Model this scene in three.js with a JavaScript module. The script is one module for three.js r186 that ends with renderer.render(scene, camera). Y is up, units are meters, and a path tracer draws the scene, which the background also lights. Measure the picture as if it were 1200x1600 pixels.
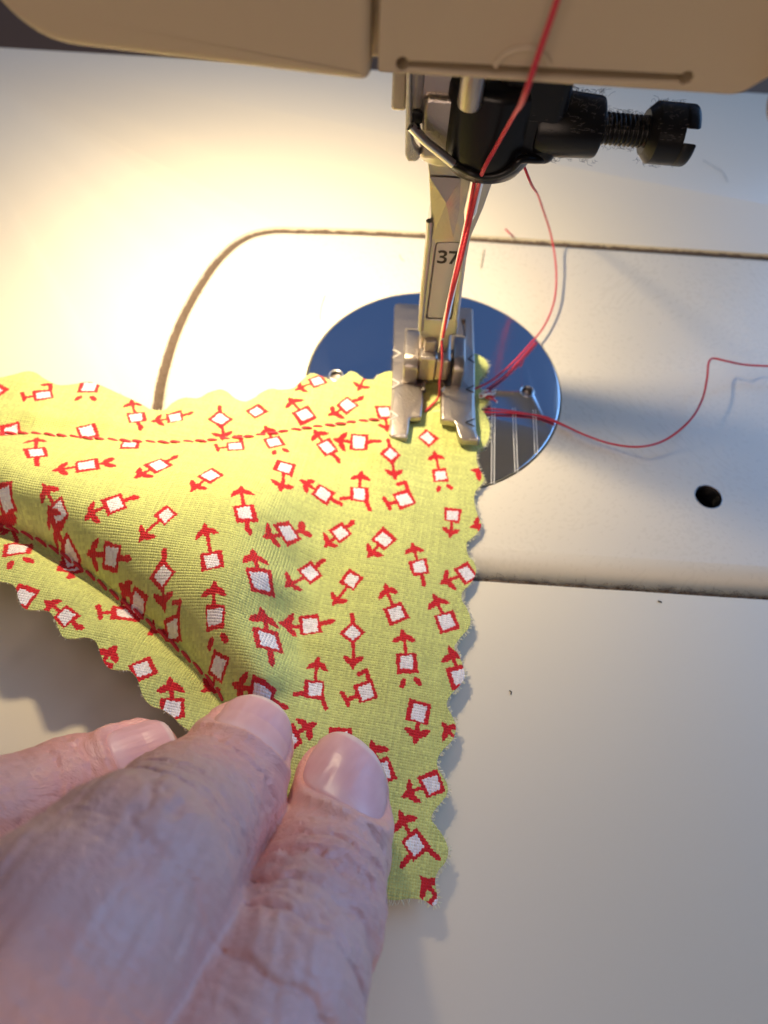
import * as THREE from 'three';
import { RoundedBoxGeometry } from 'three/addons/geometries/RoundedBoxGeometry.js';
import { mergeGeometries, mergeVertices, toCreasedNormals } from 'three/addons/utils/BufferGeometryUtils.js';
import { ImprovedNoise } from 'three/addons/math/ImprovedNoise.js';
import { RectAreaLightUniformsLib } from 'three/addons/lights/RectAreaLightUniformsLib.js';

// All shapes below are written in working units; one unit is U metres (the foot is 12.7 units wide).
const U = 0.00135;
const V = (x, y, z) => new THREE.Vector3(x, y, z);

// ---------------------------------------------------------------- camera, light, exposure
const scene = new THREE.Scene();
const camera = new THREE.PerspectiveCamera(72.378, 768 / 1024, 0.004, 40);
camera.position.set(-6.397, 83.885, 68.070).multiplyScalar(U);
camera.up.set(-0.06334, 0.49432, -0.86697);
camera.lookAt(V(-6.217, 14.394, 28.435).multiplyScalar(U));
camera.focus = 76 * U;
camera.userData.fStop = 19;

const renderer = new THREE.WebGLRenderer({ antialias: true });
renderer.toneMapping = THREE.LinearToneMapping;
renderer.toneMappingExposure = 1;
renderer.shadowMap.enabled = true;
RectAreaLightUniformsLib.init();

scene.background = new THREE.Color().setRGB(0.016, 0.016, 0.019);   // the dim room

const LAMP = V(-27, 56, -10), LAMP_TO = V(-29, 0, -17);
const lampLight = new THREE.RectAreaLight(new THREE.Color().setRGB(1, 0.80, 0.52), 690, 7.5 * U, 7.5 * U);
lampLight.position.copy(LAMP).multiplyScalar(U);
lampLight.lookAt(LAMP_TO.clone().multiplyScalar(U));
lampLight.name = 'machine_lamp_light';
scene.add(lampLight);

const WINDOW = V(0.74, 0.42, -0.38), WINDOW_TO = V(0.08, 0, -0.08);
const winLight = new THREE.RectAreaLight(new THREE.Color().setRGB(0.22, 0.50, 1.0), 2.6, 0.8, 0.8);
winLight.position.copy(WINDOW); winLight.lookAt(WINDOW_TO);
winLight.name = 'window_light';
scene.add(winLight);

// dusk-blue sky in the wide window behind the machine
const BACK = V(0.1, 1.05, -1.15), BACK_TO = V(0, 0, 0);
const backLight = new THREE.RectAreaLight(new THREE.Color().setRGB(0.17, 0.36, 0.86), 0.24, 2.6, 1.9);
backLight.position.copy(BACK); backLight.lookAt(BACK_TO);
backLight.name = 'back_window_light';
scene.add(backLight);

const ROOM = V(-0.20, 0.36, 0.95);
const roomLight = new THREE.RectAreaLight(new THREE.Color().setRGB(1, 0.75, 0.58), 3.0, 0.6, 0.45);
roomLight.position.copy(ROOM); roomLight.lookAt(V(0, 0, 0.03));
roomLight.name = 'room_lamp_light';
scene.add(roomLight);

// pale ceiling light over the table
const CEIL = V(-0.12, 1.2, 0.12);
const ceilLight = new THREE.RectAreaLight(new THREE.Color().setRGB(0.95, 0.78, 0.76), 0.70, 0.8, 0.8);
ceilLight.position.copy(CEIL); ceilLight.lookAt(V(0, 0, 0.05));
ceilLight.name = 'ceiling_light';
scene.add(ceilLight);

// ---------------------------------------------------------------- helpers
let seed = 11;
const rnd = () => { seed = (seed * 1664525 + 1013904223) >>> 0; return seed / 4294967296; };
const rr = (a, b) => a + (b - a) * rnd();
const clamp = THREE.MathUtils.clamp, lerp = THREE.MathUtils.lerp, sstep = (a, b, x) => { const t = clamp((x - a) / (b - a), 0, 1); return t * t * (3 - 2 * t); };
const PN = new ImprovedNoise();
const noise = (x, y, z = 0.5) => PN.noise(x, y, z);
const fbm = (x, y, z, o = 4) => { let s = 0, a = 1; for (let i = 0; i < o; i++) { s += a * noise(x, y, z + i * 7.3); x *= 2.03; y *= 2.03; z *= 2.03; a *= 0.5; } return s; };
const names = {};
const numbered = (n) => { names[n] = (names[n] ?? -1) + 1; return names[n] ? n + '_' + String(names[n]).padStart(3, '0') : n; };
function tag(o, label, category, group, kind) {
  if (label) o.userData.label = label;
  if (category) o.userData.category = category;
  if (group) o.userData.group = group;
  if (kind) o.userData.kind = kind;
  return o;
}
function thing(name, base, label, category, group) {       // a Group at the thing's base
  const o = new THREE.Group(); o.name = numbered(name); o.position.copy(base).multiplyScalar(U);
  o.userData.base = base; scene.add(o);
  return tag(o, label, category, group);
}
const baseOf = (p) => { while (p && !p.userData.base) p = p.parent; return p?.userData.base ?? V(0, 0, 0); };
function part(name, geo, mat, parent, label) {
  const g = Array.isArray(geo) ? join(geo) : geo.clone(), b = baseOf(parent);
  g.translate(-b.x, -b.y, -b.z); g.scale(U, U, U);
  const m = new THREE.Mesh(g, mat); m.name = name; m.castShadow = m.receiveShadow = true;
  if (label) m.userData.label = label;
  parent.add(m); return m;
}
function solo(name, geo, mat, base, label, category, group) {   // a thing of one mesh
  const g = Array.isArray(geo) ? join(geo) : geo.clone();
  g.translate(-base.x, -base.y, -base.z); g.scale(U, U, U);
  const m = new THREE.Mesh(g, mat); m.name = numbered(name); m.castShadow = m.receiveShadow = true;
  m.position.copy(base).multiplyScalar(U); m.userData.base = base; scene.add(m);
  return tag(m, label, category, group);
}
function join(list) {
  return mergeGeometries(list.map((g) => {
    const k = g.index ? g.toNonIndexed() : g.clone();
    if (!k.attributes.normal) k.computeVertexNormals();
    for (const n of Object.keys(k.attributes)) if (!['position', 'normal', 'uv'].includes(n)) k.deleteAttribute(n);
    if (!k.attributes.uv) k.setAttribute('uv', new THREE.BufferAttribute(new Float32Array(k.attributes.position.count * 2), 2));
    return k;
  }));
}
const box = (x0, x1, y0, y1, z0, z1, r = 0.25) => new RoundedBoxGeometry(x1 - x0, y1 - y0, z1 - z0, 3, r).translate((x0 + x1) / 2, (y0 + y1) / 2, (z0 + z1) / 2);
function cyl(a, b, ra, rb = ra, seg = 40, bev = 0) {             // a solid of revolution from a to b
  const h = a.distanceTo(b), pts = [V(0, 0, 0)];
  if (bev) pts.push(V(ra - bev, 0, 0), V(ra - bev * 0.3, bev * 0.3, 0), V(ra, bev, 0), V(rb, h - bev, 0), V(rb - bev * 0.3, h - bev * 0.3, 0), V(rb - bev, h, 0));
  else pts.push(V(ra, 0, 0), V(rb, h, 0));
  pts.push(V(0, h, 0));
  const g = toCreasedNormals(new THREE.LatheGeometry(pts.map((p) => new THREE.Vector2(Math.max(p.x, 1e-4), p.y)), seg), 0.7);
  g.applyQuaternion(new THREE.Quaternion().setFromUnitVectors(V(0, 1, 0), b.clone().sub(a).normalize()));
  return g.translate(a.x, a.y, a.z);
}
const curveOf = (pts, closed = false) => new THREE.CatmullRomCurve3(pts.map((p) => (p.isVector3 ? p : V(...p))), closed, 'centripetal');
const tube = (pts, r, n = 120, s = 10) => new THREE.TubeGeometry(Array.isArray(pts) ? curveOf(pts) : pts, n, r, s);
function extrude(pts, depth, bev, holes = [], seg = 3) {           // outline in x, y pushed along z
  const s = new THREE.Shape(pts.map((p) => new THREE.Vector2(...p)));
  for (const h of holes) s.holes.push(new THREE.Path(h.map((p) => new THREE.Vector2(...p))));
  return toCreasedNormals(new THREE.ExtrudeGeometry(s, { depth: depth - 2 * bev, bevelEnabled: bev > 0, bevelSize: bev, bevelThickness: bev, bevelOffset: -bev, bevelSegments: seg, curveSegments: 24 }).translate(0, 0, bev), 0.6);
}
// outline in x, z made into a plate whose top is at y = top
const slab = (pts, top, thick, bev, holes = [], seg = 3) => extrude(pts.map(([x, z]) => [x, -z]), thick, bev, holes.map((h) => h.map(([x, z]) => [x, -z])), seg).rotateX(-Math.PI / 2).translate(0, top - thick, 0);
const ring = (cx, cz, r, n = 48) => Array.from({ length: n }, (_, i) => [cx + r * Math.cos(i / n * 2 * Math.PI), cz + r * Math.sin(i / n * 2 * Math.PI)]);
function rounded(pts, r, n = 5) {                                   // an outline with its corners rounded
  const out = [];
  pts.forEach(([x, y, rad = r], i) => {
    const a = pts[(i + pts.length - 1) % pts.length], b = pts[(i + 1) % pts.length], la = Math.hypot(a[0] - x, a[1] - y), lb = Math.hypot(b[0] - x, b[1] - y), t = Math.min(rad, la * 0.45, lb * 0.45);
    const p = [x + (a[0] - x) / la * t, y + (a[1] - y) / la * t], q = [x + (b[0] - x) / lb * t, y + (b[1] - y) / lb * t];
    for (let k = 0; k <= n; k++) { const s = k / n; out.push([(1 - s) ** 2 * p[0] + 2 * s * (1 - s) * x + s * s * q[0], (1 - s) ** 2 * p[1] + 2 * s * (1 - s) * y + s * s * q[1]]); }
  });
  return out;
}
function dataTex(n, fill, srgb = false, m = n) {
  const d = new Uint8Array(n * m * 4);
  for (let j = 0; j < m; j++) for (let i = 0; i < n; i++) { const c = fill(i, j); for (let k = 0; k < 3; k++) d[(j * n + i) * 4 + k] = clamp(Math.round((c.length ? c[k] : c) * 255), 0, 255); d[(j * n + i) * 4 + 3] = 255; }
  const t = new THREE.DataTexture(d, n, m); t.wrapS = t.wrapT = THREE.RepeatWrapping; t.magFilter = THREE.LinearFilter; t.minFilter = THREE.LinearMipmapLinearFilter; t.generateMipmaps = true;
  if (srgb) t.colorSpace = THREE.SRGBColorSpace;
  t.needsUpdate = true; return t;
}
// noise that repeats over n texels
const tileNoise = (i, j, n, f, z) => { const a = i / n * 2 * Math.PI, b = j / n * 2 * Math.PI, k = f / (2 * Math.PI); return noise(Math.cos(a) * k + 9 + Math.cos(b) * k * 0.73, Math.sin(a) * k + 4 + Math.sin(b) * k * 0.81, z + Math.cos(b) * k + Math.sin(b) * k * 0.37); };
function uvPlane(g, s, ax = 0, az = 2) {                            // uv in units of s working units across two axes
  const p = g.attributes.position, uv = new Float32Array(p.count * 2);
  for (let i = 0; i < p.count; i++) { uv[i * 2] = p.getComponent(i, ax) / s; uv[i * 2 + 1] = p.getComponent(i, az) / s; }
  g.setAttribute('uv', new THREE.BufferAttribute(uv, 2)); return g;
}
const col = (r, g, b) => new THREE.Color().setRGB(r, g, b);

// ---------------------------------------------------------------- materials
const speckle = dataTex(512, (i, j) => { const n = 0.5 + 0.5 * tileNoise(i, j, 512, 40, 1) + 0.25 * tileNoise(i, j, 512, 90, 5); return clamp(n, 0, 1); });
const scratchCanvas = document.createElement('canvas'); scratchCanvas.width = scratchCanvas.height = 1024;
{
  const g = scratchCanvas.getContext('2d'); g.fillStyle = '#808080'; g.fillRect(0, 0, 1024, 1024);
  for (let i = 0; i < 1700; i++) {
    const x = rr(0, 1024), y = rr(0, 1024), a = rr(-0.5, 0.5) + (rnd() < 0.3 ? 1.4 : 0), l = rr(6, 90) * (rnd() < 0.1 ? 3 : 1), v = rnd() < 0.5 ? rr(30, 110) : rr(140, 230);
    g.strokeStyle = `rgba(${v},${v},${v},${rr(0.15, 0.7)})`; g.lineWidth = rr(0.6, 1.8); g.beginPath(); g.moveTo(x, y); g.quadraticCurveTo(x + Math.cos(a) * l * 0.5 + rr(-3, 3), y + Math.sin(a) * l * 0.5, x + Math.cos(a) * l, y + Math.sin(a) * l); g.stroke();
  }
  for (let i = 0; i < 500; i++) { const v = rr(40, 200); g.fillStyle = `rgba(${v},${v},${v},.6)`; g.beginPath(); g.arc(rr(0, 1024), rr(0, 1024), rr(0.6, 2.4), 0, 7); g.fill(); }
}
const scratches = new THREE.CanvasTexture(scratchCanvas); scratches.wrapS = scratches.wrapT = THREE.RepeatWrapping; scratches.magFilter = THREE.LinearFilter;
const rough1 = dataTex(512, (i, j) => 0.80 + 0.05 * tileNoise(i, j, 512, 9, 2) + 0.14 * tileNoise(i, j, 512, 110, 8));

const dents = dataTex(256, (i, j) => 0.5 + 0.5 * tileNoise(i, j, 256, 9, 4) + 0.12 * tileNoise(i, j, 256, 40, 7));
const M = {
  cream: new THREE.MeshPhysicalMaterial({ name: 'cream_plastic', color: col(0.74, 0.67, 0.52), roughness: 0.42, roughnessMap: rough1, bumpMap: speckle, bumpScale: 0.000004, clearcoat: 0.12, clearcoatRoughness: 0.3 }),
  arm: new THREE.MeshPhysicalMaterial({ name: 'cream_enamel', color: col(0.74, 0.675, 0.54), roughness: 0.36, roughnessMap: rough1, bumpMap: speckle, bumpScale: 0.000004, clearcoat: 0.3, clearcoatRoughness: 0.22 }),
  cover: new THREE.MeshStandardMaterial({ name: 'beige_plastic', color: col(0.55, 0.44, 0.29), roughness: 0.5, bumpMap: speckle, bumpScale: 0.000008 }),
  under: new THREE.MeshStandardMaterial({ name: 'grey_metal', color: col(0.20, 0.19, 0.18), roughness: 0.6 }),
  knob: new THREE.MeshStandardMaterial({ name: 'brown_plastic', color: col(0.24, 0.18, 0.12), roughness: 0.5 }),
  steel: new THREE.MeshStandardMaterial({ name: 'polished_steel', color: col(0.74, 0.76, 0.80), metalness: 1, roughness: 0.17, roughnessMap: rough1, bumpMap: scratches, bumpScale: 0.000006 }),
  nickel: new THREE.MeshStandardMaterial({ name: 'satin_nickel', color: col(0.46, 0.41, 0.37), metalness: 1, roughness: 0.42, roughnessMap: rough1, bumpMap: speckle, bumpScale: 0.00004 }),
  chrome: new THREE.MeshStandardMaterial({ name: 'worn_chrome', color: col(0.45, 0.43, 0.42), metalness: 1, roughness: 0.34, bumpMap: dents, bumpScale: 0.00012 }),
  needle: new THREE.MeshStandardMaterial({ name: 'needle_steel', color: col(0.86, 0.84, 0.80), metalness: 1, roughness: 0.28 }),
  black: new THREE.MeshPhysicalMaterial({ name: 'black_oxide', color: col(0.005, 0.005, 0.006), specularIntensity: 0.6, roughness: 0.3, bumpMap: speckle, bumpScale: 0.00001 }),
  mark: new THREE.MeshStandardMaterial({ name: 'white_paint', color: col(0.82, 0.81, 0.78), roughness: 0.5 }),
  ink: new THREE.MeshStandardMaterial({ name: 'black_ink', color: col(0.01, 0.01, 0.01), roughness: 0.5 }),
  lint: new THREE.MeshStandardMaterial({ name: 'grey_lint', color: col(0.12, 0.085, 0.06), roughness: 1 }),
  fuzz: new THREE.MeshStandardMaterial({ name: 'dark_fuzz', color: col(0.13, 0.12, 0.12), roughness: 1 }),
  hair: new THREE.MeshStandardMaterial({ name: 'dark_fibre', color: col(0.03, 0.025, 0.02), roughness: 0.7 }),
  wood: new THREE.MeshStandardMaterial({ name: 'brown_wood', color: col(0.16, 0.085, 0.04), roughness: 0.6 }),
};
const twist = dataTex(64, (i, j) => { const a = ((i + j * 2) / 64 * 2) % 1; return 0.25 + 0.75 * Math.sin(a * Math.PI); });
const threadTex = (rep) => { const t = twist.clone(); t.repeat.set(rep, 1); t.needsUpdate = true; return t; };
const threadMat = (rep, c = col(0.62, 0.035, 0.06)) => new THREE.MeshPhysicalMaterial({ name: 'red_cotton', color: c, roughness: 0.6, bumpMap: threadTex(rep), bumpScale: 0.00008, sheen: 0.6, sheenColor: col(1, 0.5, 0.5), sheenRoughness: 0.5 });
M.stitch = threadMat(3, col(0.62, 0.03, 0.05));

// ---------------------------------------------------------------- the setting: tables
const table = new THREE.Mesh(uvPlane(new THREE.BoxGeometry(2.4, 0.03, 1.6), 0.2), M.wood);
table.name = 'table_top'; table.position.set(0, -0.105, -0.2); table.receiveShadow = true; scene.add(tag(table, null, null, null, 'structure'));
// outline of the free arm (x, z) measured along its edge
const armOutline = [...curveOf([[130, 0, -36.6], [36.52, 0, -36.78], [-9.25, 0, -36.66], [-24.03, 0, -35.92], [-29.09, 0, -35.43], [-33.01, 0, -33.54], [-36.28, 0, -28.8], [-38.9, 0, -20.75], [-40.58, 0, -10.91], [-40.85, 0, -0.94], [-40.43, 0, 5.18], [-40.6, 0, 9], [-38.5, 0, 16.5], [-33.5, 0, 23.5], [-25.5, 0, 27.3], [-15, 0, 28.5], [10, 0, 28.7], [60, 0, 28.8], [130, 0, 28.9]]).getPoints(220).map((p) => [p.x, p.z])];
function offsetOutline(pts, d) {
  return pts.map((p, i) => {
    const a = pts[Math.max(i - 1, 0)], b = pts[Math.min(i + 1, pts.length - 1)], tx = b[0] - a[0], tz = b[1] - a[1], l = Math.hypot(tx, tz);
    return [p[0] - tz / l * d, p[1] + tx / l * d];
  });
}
const armRadius = (z) => lerp(0.9, 3.9, sstep(2, 26, z));
// slide-on extension table round the arm
{
  const rough = (pts, amp) => pts.map(([x, z]) => [x + amp * noise(x * 1.3, z * 1.3, 2), z + amp * noise(x * 1.3, z * 1.3, 8)]);
  const gap = offsetOutline(armOutline, 1.35).map(([x, z]) => [x, z > 20 ? z - lerp(0, 0.4, sstep(20, 28, z)) : z]);
  const hole = rough([...gap], 0.05);
  const back = -88.4;
  const outer = [[-112, back], [-112, 140], [131, 140], [131, 29.35], ...hole.slice().reverse().map((p) => [Math.min(p[0], 129.9), p[1]]), [131, -37.9], [131, back - 2]];
  const g = slab(outer, -0.12, 9, 0.12, [], 2);
  solo('extension_table', uvPlane(g, 60), M.cream, V(0, -9, 60), 'cream plastic extension table surrounding the free arm, bare at lower right', 'extension table');
}
// the lint packed in the joint between table and arm
{
  const n = armOutline.length, pos = [], idx = [], W = 10, L = 1500;
  const c = curveOf(armOutline.map(([x, z]) => [x, 0, z]));
  const pts = c.getSpacedPoints(L);
  for (let i = 0; i <= L; i++) {
    const a = pts[Math.max(i - 1, 0)], b = pts[Math.min(i + 1, L)], t = b.clone().sub(a).normalize();
    for (let k = 0; k <= W; k++) {
      const s = k / W * 1.75 - 0.15, x = pts[i].x - t.z * s, z = pts[i].z + t.x * s;
      const deep = lerp(0.72, 1.9, sstep(12, 26, pts[i].z));
      pos.push(x + 0.12 * noise(x * 5, z * 5, 3), -deep + (0.26 * fbm(x * 4.5, z * 4.5, 1, 4) + 0.3 * noise(x * 0.6, z * 0.6, 4)) * (0.8 + deep * 0.3), z + 0.12 * noise(x * 5, z * 5, 6));
    }
  }
  for (let i = 0; i < L; i++) for (let k = 0; k < W; k++) { const a = i * (W + 1) + k, b = a + 1, d = a + W + 1, e = d + 1; idx.push(a, b, d, b, e, d); }
  const g = new THREE.BufferGeometry(); g.setAttribute('position', new THREE.Float32BufferAttribute(pos, 3)); g.setIndex(idx); g.computeVertexNormals();
  const fib = [];
  for (let i = 0; i < 1700; i++) {
    const q = pts[Math.floor(rr(0.02, 0.98) * L)], deep = lerp(0.45, 1.6, sstep(12, 26, q.z)), a = rr(0, 6.28), l = rr(0.3, 1.3), o = V(q.x + rr(-0.2, 0.5), -deep + rr(-0.1, 0.45), q.z + rr(-0.5, 0.3));
    if (q.x > 75) continue;
    fib.push(new THREE.TubeGeometry(curveOf([o, o.clone().add(V(Math.cos(a) * l * 0.5, rr(0, 0.25), Math.sin(a) * l * 0.5 * 0.5)), o.clone().add(V(Math.cos(a) * l + rr(-0.2, 0.2), rr(-0.2, 0.3), Math.sin(a) * l * 0.5))]), 5, 0.022, 4));
  }
  tag(solo('packed_lint', [g, ...fib], M.lint, V(-20, -2, -37), 'brown fluffy lint packed along the joint round the free arm', 'lint'), null, null, null, 'stuff');
}

// ---------------------------------------------------------------- sewing machine
const machine = thing('sewing_machine', V(10, -24, -10), 'cream sewing machine with free arm, beige head covers and black needle clamp', 'sewing machine');
const HOLE = [[39.77, 14.35]][0], PLATE = [0.249, -3.077], PR = 19.5;
{
  const pts = [...armOutline], K = 9;
  const pos = [], idx = [];
  // ring 0: where the flat top ends; ring K: vertical side
  for (let k = 0; k <= K + 1; k++) {
    const a = Math.min(k, K) / K * Math.PI / 2;
    pts.forEach((p, i) => {
      const R = armRadius(p[1]), q = pts[Math.max(i - 1, 0)], s = pts[Math.min(i + 1, pts.length - 1)], tx = s[0] - q[0], tz = s[1] - q[1], l = Math.hypot(tx, tz), d = R * (1 - Math.sin(a));
      pos.push(p[0] + tz / l * d, k > K ? -24 : -R * (1 - Math.cos(a)), p[1] - tx / l * d);
    });
  }
  const n = pts.length;
  for (let k = 0; k <= K; k++) for (let i = 0; i < n - 1; i++) { const a = k * n + i, b = a + 1, c = a + n, e = c + 1; idx.push(a, c, b, b, c, e); }
  const side = new THREE.BufferGeometry(); side.setAttribute('position', new THREE.Float32BufferAttribute(pos, 3)); side.setIndex(idx); side.computeVertexNormals();
  const top0 = []; for (let i = 0; i < n; i++) top0.push([pos[i * 3], pos[i * 3 + 2]]);
  const shape = new THREE.Shape(top0.map(([x, z]) => new THREE.Vector2(x, -z)));
  const hp = (cx, cz, r) => new THREE.Path(ring(cx, cz, r, 96).map(([x, z]) => new THREE.Vector2(x, -z)));
  shape.holes.push(hp(PLATE[0], PLATE[1], PR + 0.28), hp(HOLE[0], HOLE[1], 2.0));
  const top = new THREE.ShapeGeometry(shape).rotateX(-Math.PI / 2);
  const pit = (cx, cz, r, d) => new THREE.CylinderGeometry(r, r, d, 96, 1, true).translate(cx, -d / 2, cz);
  const arm = part('free_arm', [uvPlane(top, 60), uvPlane(side, 60), pit(PLATE[0], PLATE[1], PR + 0.28, 1.8)], M.arm, machine);
  arm.material = M.arm;
  const screw = part('screw_hole', [pit(HOLE[0], HOLE[1], 2.0, 3.4), new THREE.TorusGeometry(1.94, 0.1, 8, 60).rotateX(Math.PI / 2).translate(HOLE[0], -0.06, HOLE[1])], M.nickel, arm);
  const inner = [];
  for (let k = 0; k < 6; k++) inner.push(new THREE.TorusGeometry(1.84, 0.14, 8, 48).rotateX(Math.PI / 2).translate(HOLE[0], -0.7 - k * 0.42, HOLE[1]));
  part('screw_thread', inner, M.black, arm);
  part('screw_head', cyl(V(HOLE[0], -3.6, HOLE[1]), V(HOLE[0], -2.7, HOLE[1]), 1.8, 1.8, 40, 0.2), M.black, arm);
  part('recess_floor', new THREE.CylinderGeometry(PR + 0.3, PR + 0.3, 0.3, 96).translate(PLATE[0], -1.9, PLATE[1]), M.under, arm);
}
// stitch plate
{
  const plate = thing('stitch_plate', V(PLATE[0], 0, PLATE[1]), 'round polished steel stitch plate under the presser foot with three guide lines', 'stitch plate');
  const holeR = [14.64, -2.58], holeL = [-14.89, -3.34];
  const body = slab(ring(PLATE[0], PLATE[1], PR, 160), 0.22, 1.0, 0.16, [ring(holeR[0], holeR[1], 1.0, 40), ring(holeL[0], holeL[1], 1.0, 40), rounded([[-3.2, 0.4], [3.2, 0.4], [3.2, 2.2], [-3.2, 2.2]], 0.8)], 3);
  part('plate_disc', uvPlane(body, 30), M.steel, plate);
  for (const h of [holeR, holeL]) {
    part('plate_hole', [new THREE.TorusGeometry(1.03, 0.13, 10, 48).rotateX(Math.PI / 2).translate(h[0], 0.2, h[1]), new THREE.CylinderGeometry(1.0, 1.0, 1.1, 40, 1, true).translate(h[0], -0.35, h[1])], M.needle, plate);
    part('hole_screw', new THREE.CylinderGeometry(0.98, 0.98, 0.2, 40).translate(h[0], -0.6, h[1]), M.nickel, plate);
  }
  const lines = [[9.37, 0.24, 0.89], [8.96, 0.24, 14.65], [12.49, 0.24, 0.77], [12.41, 0.24, 12.45], [15.59, 0.24, 0.88], [15.44, 0.24, 9.11]];
  for (let k = 0; k < 3; k++) {
    const a = V(...lines[k * 2]), b = V(...lines[k * 2 + 1]);
    const g = []; for (const o of [-0.2, 0.2]) g.push(cyl(V(a.x + o, 0.2, a.z), V(b.x + o, 0.2, b.z), 0.055, 0.055, 8));
    part('guide_line', g, M.mark, plate);
  }
}

// head covers in front of the needle bar
{
  const cov = rounded([[-9.2, 90, 2], [-36.6, 90, 2], [-36.9, 61.5, 8], [-33.5, 55.9, 6], [-9.3, 54.6, 0.9]].reverse(), 1, 8);
  part('face_cover', uvPlane(extrude(cov, 2.6, 0.75, [], 5).translate(0, 0, 12.6), 40, 0, 1), M.cover, machine);
  const slot = [];
  const sA = [-7, 56.11], sB = [13.37, 56.41];
  const bar = (a, b, w, r) => {                                      // a slit with a round hole at either end
    const d = Math.hypot(b[0] - a[0], b[1] - a[1]), u = [(b[0] - a[0]) / d, (b[1] - a[1]) / d], o = [];
    const t = Math.asin(w / r);
    for (let k = 0; k <= 20; k++) { const f = t + (2 * Math.PI - 2 * t) * k / 20; o.push([a[0] + r * (Math.cos(f) * u[0] - Math.sin(f) * u[1]), a[1] + r * (Math.cos(f) * u[1] + Math.sin(f) * u[0])]); }
    for (let k = 0; k <= 20; k++) { const f = Math.PI + t + (2 * Math.PI - 2 * t) * k / 20; o.push([b[0] + r * (Math.cos(f) * u[0] - Math.sin(f) * u[1]), b[1] + r * (Math.cos(f) * u[1] + Math.sin(f) * u[0])]); }
    return o;
  };
  const pan = rounded([[-8.75, 55.45, 0.4], [17.6, 55.45, 1], [19, 56.8, 1], [23, 59, 1], [23, 90, 1], [-8.75, 90, 1]], 1, 6);
  part('thread_panel', uvPlane(extrude(pan, 2.6, 0.1, [bar(sA, sB, 0.22, 0.46)], 4).translate(0, 0, 12.5), 40, 0, 1), M.cover, machine);
  // the lip under the slot swells outwards in the middle, over the thread's way in
  const lip = []; for (let k = 0; k <= 40; k++) { const s = k / 40; lip.push(V(lerp(sA[0] + 1, sB[0] - 1, s), lerp(sA[1], sB[1], s) - 0.42, 14.95 + 0.3 * Math.sin(s * Math.PI))); }
  part('slot_lip', tube(lip, 0.2, 80, 10), M.cover, machine);
  const arch = curveOf([[-0.44, 56.41, 15.05], [0.24, 57.23, 15.05], [1.15, 57.62, 15.05], [2.13, 57.68, 15.05], [2.94, 57.31, 15.05], [3.44, 56.74, 15.05]]);
  part('thread_notch', tube(arch, 0.3, 60, 12), M.cover, machine);
  part('slot_back', box(-9, 17, 55.6, 60, 5.5, 7, 0.1), M.under, machine);
  part('head_underside', box(-37, 42, 64, 70, -46, 12, 1), M.under, machine);
  part('head_body', box(-12.5, -5.5, 54.9, 90, 7, 12.2, 0.3), M.cover, machine);
  part('under_screw', cyl(V(11.3, 57.2, 11), V(11.3, 54.9, 11), 1.75, 1.5, 32, 0.3), M.black, machine);
  // the rounded end of a lever that shows at the right edge
  part('lever_knob', [new THREE.CapsuleGeometry(2.3, 5, 12, 32).rotateZ(-0.15).translate(21.7, 58.9, 17)], M.knob, machine);
}
// lamp of the machine, in the head behind the left cover, out of the frame
{
  const glow = new THREE.MeshStandardMaterial({ name: 'lamp_glow', color: col(0.9, 0.85, 0.7), emissive: col(1, 0.83, 0.56), emissiveIntensity: 6 });
  const dir = LAMP_TO.clone().sub(LAMP).normalize(), q = new THREE.Quaternion().setFromUnitVectors(V(0, 0, 1), dir), at = LAMP.clone().addScaledVector(dir, -0.5);
  const g = new THREE.CylinderGeometry(3.7, 3.7, 0.5, 32).rotateX(Math.PI / 2).applyQuaternion(q).translate(at.x, at.y, at.z);
  part('lamp_bulb', g, glow, machine);
  part('lamp_shade', new THREE.LatheGeometry([[5.6, -1], [5.6, 2.7], [5.9, 2.7], [5.9, -1.2], [0.01, -1.2], [0.01, -1], [5.6, -1]].map((p) => new THREE.Vector2(...p)), 48).rotateX(Math.PI / 2).applyQuaternion(q).translate(LAMP.x, LAMP.y, LAMP.z), M.under, machine);
}

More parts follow.
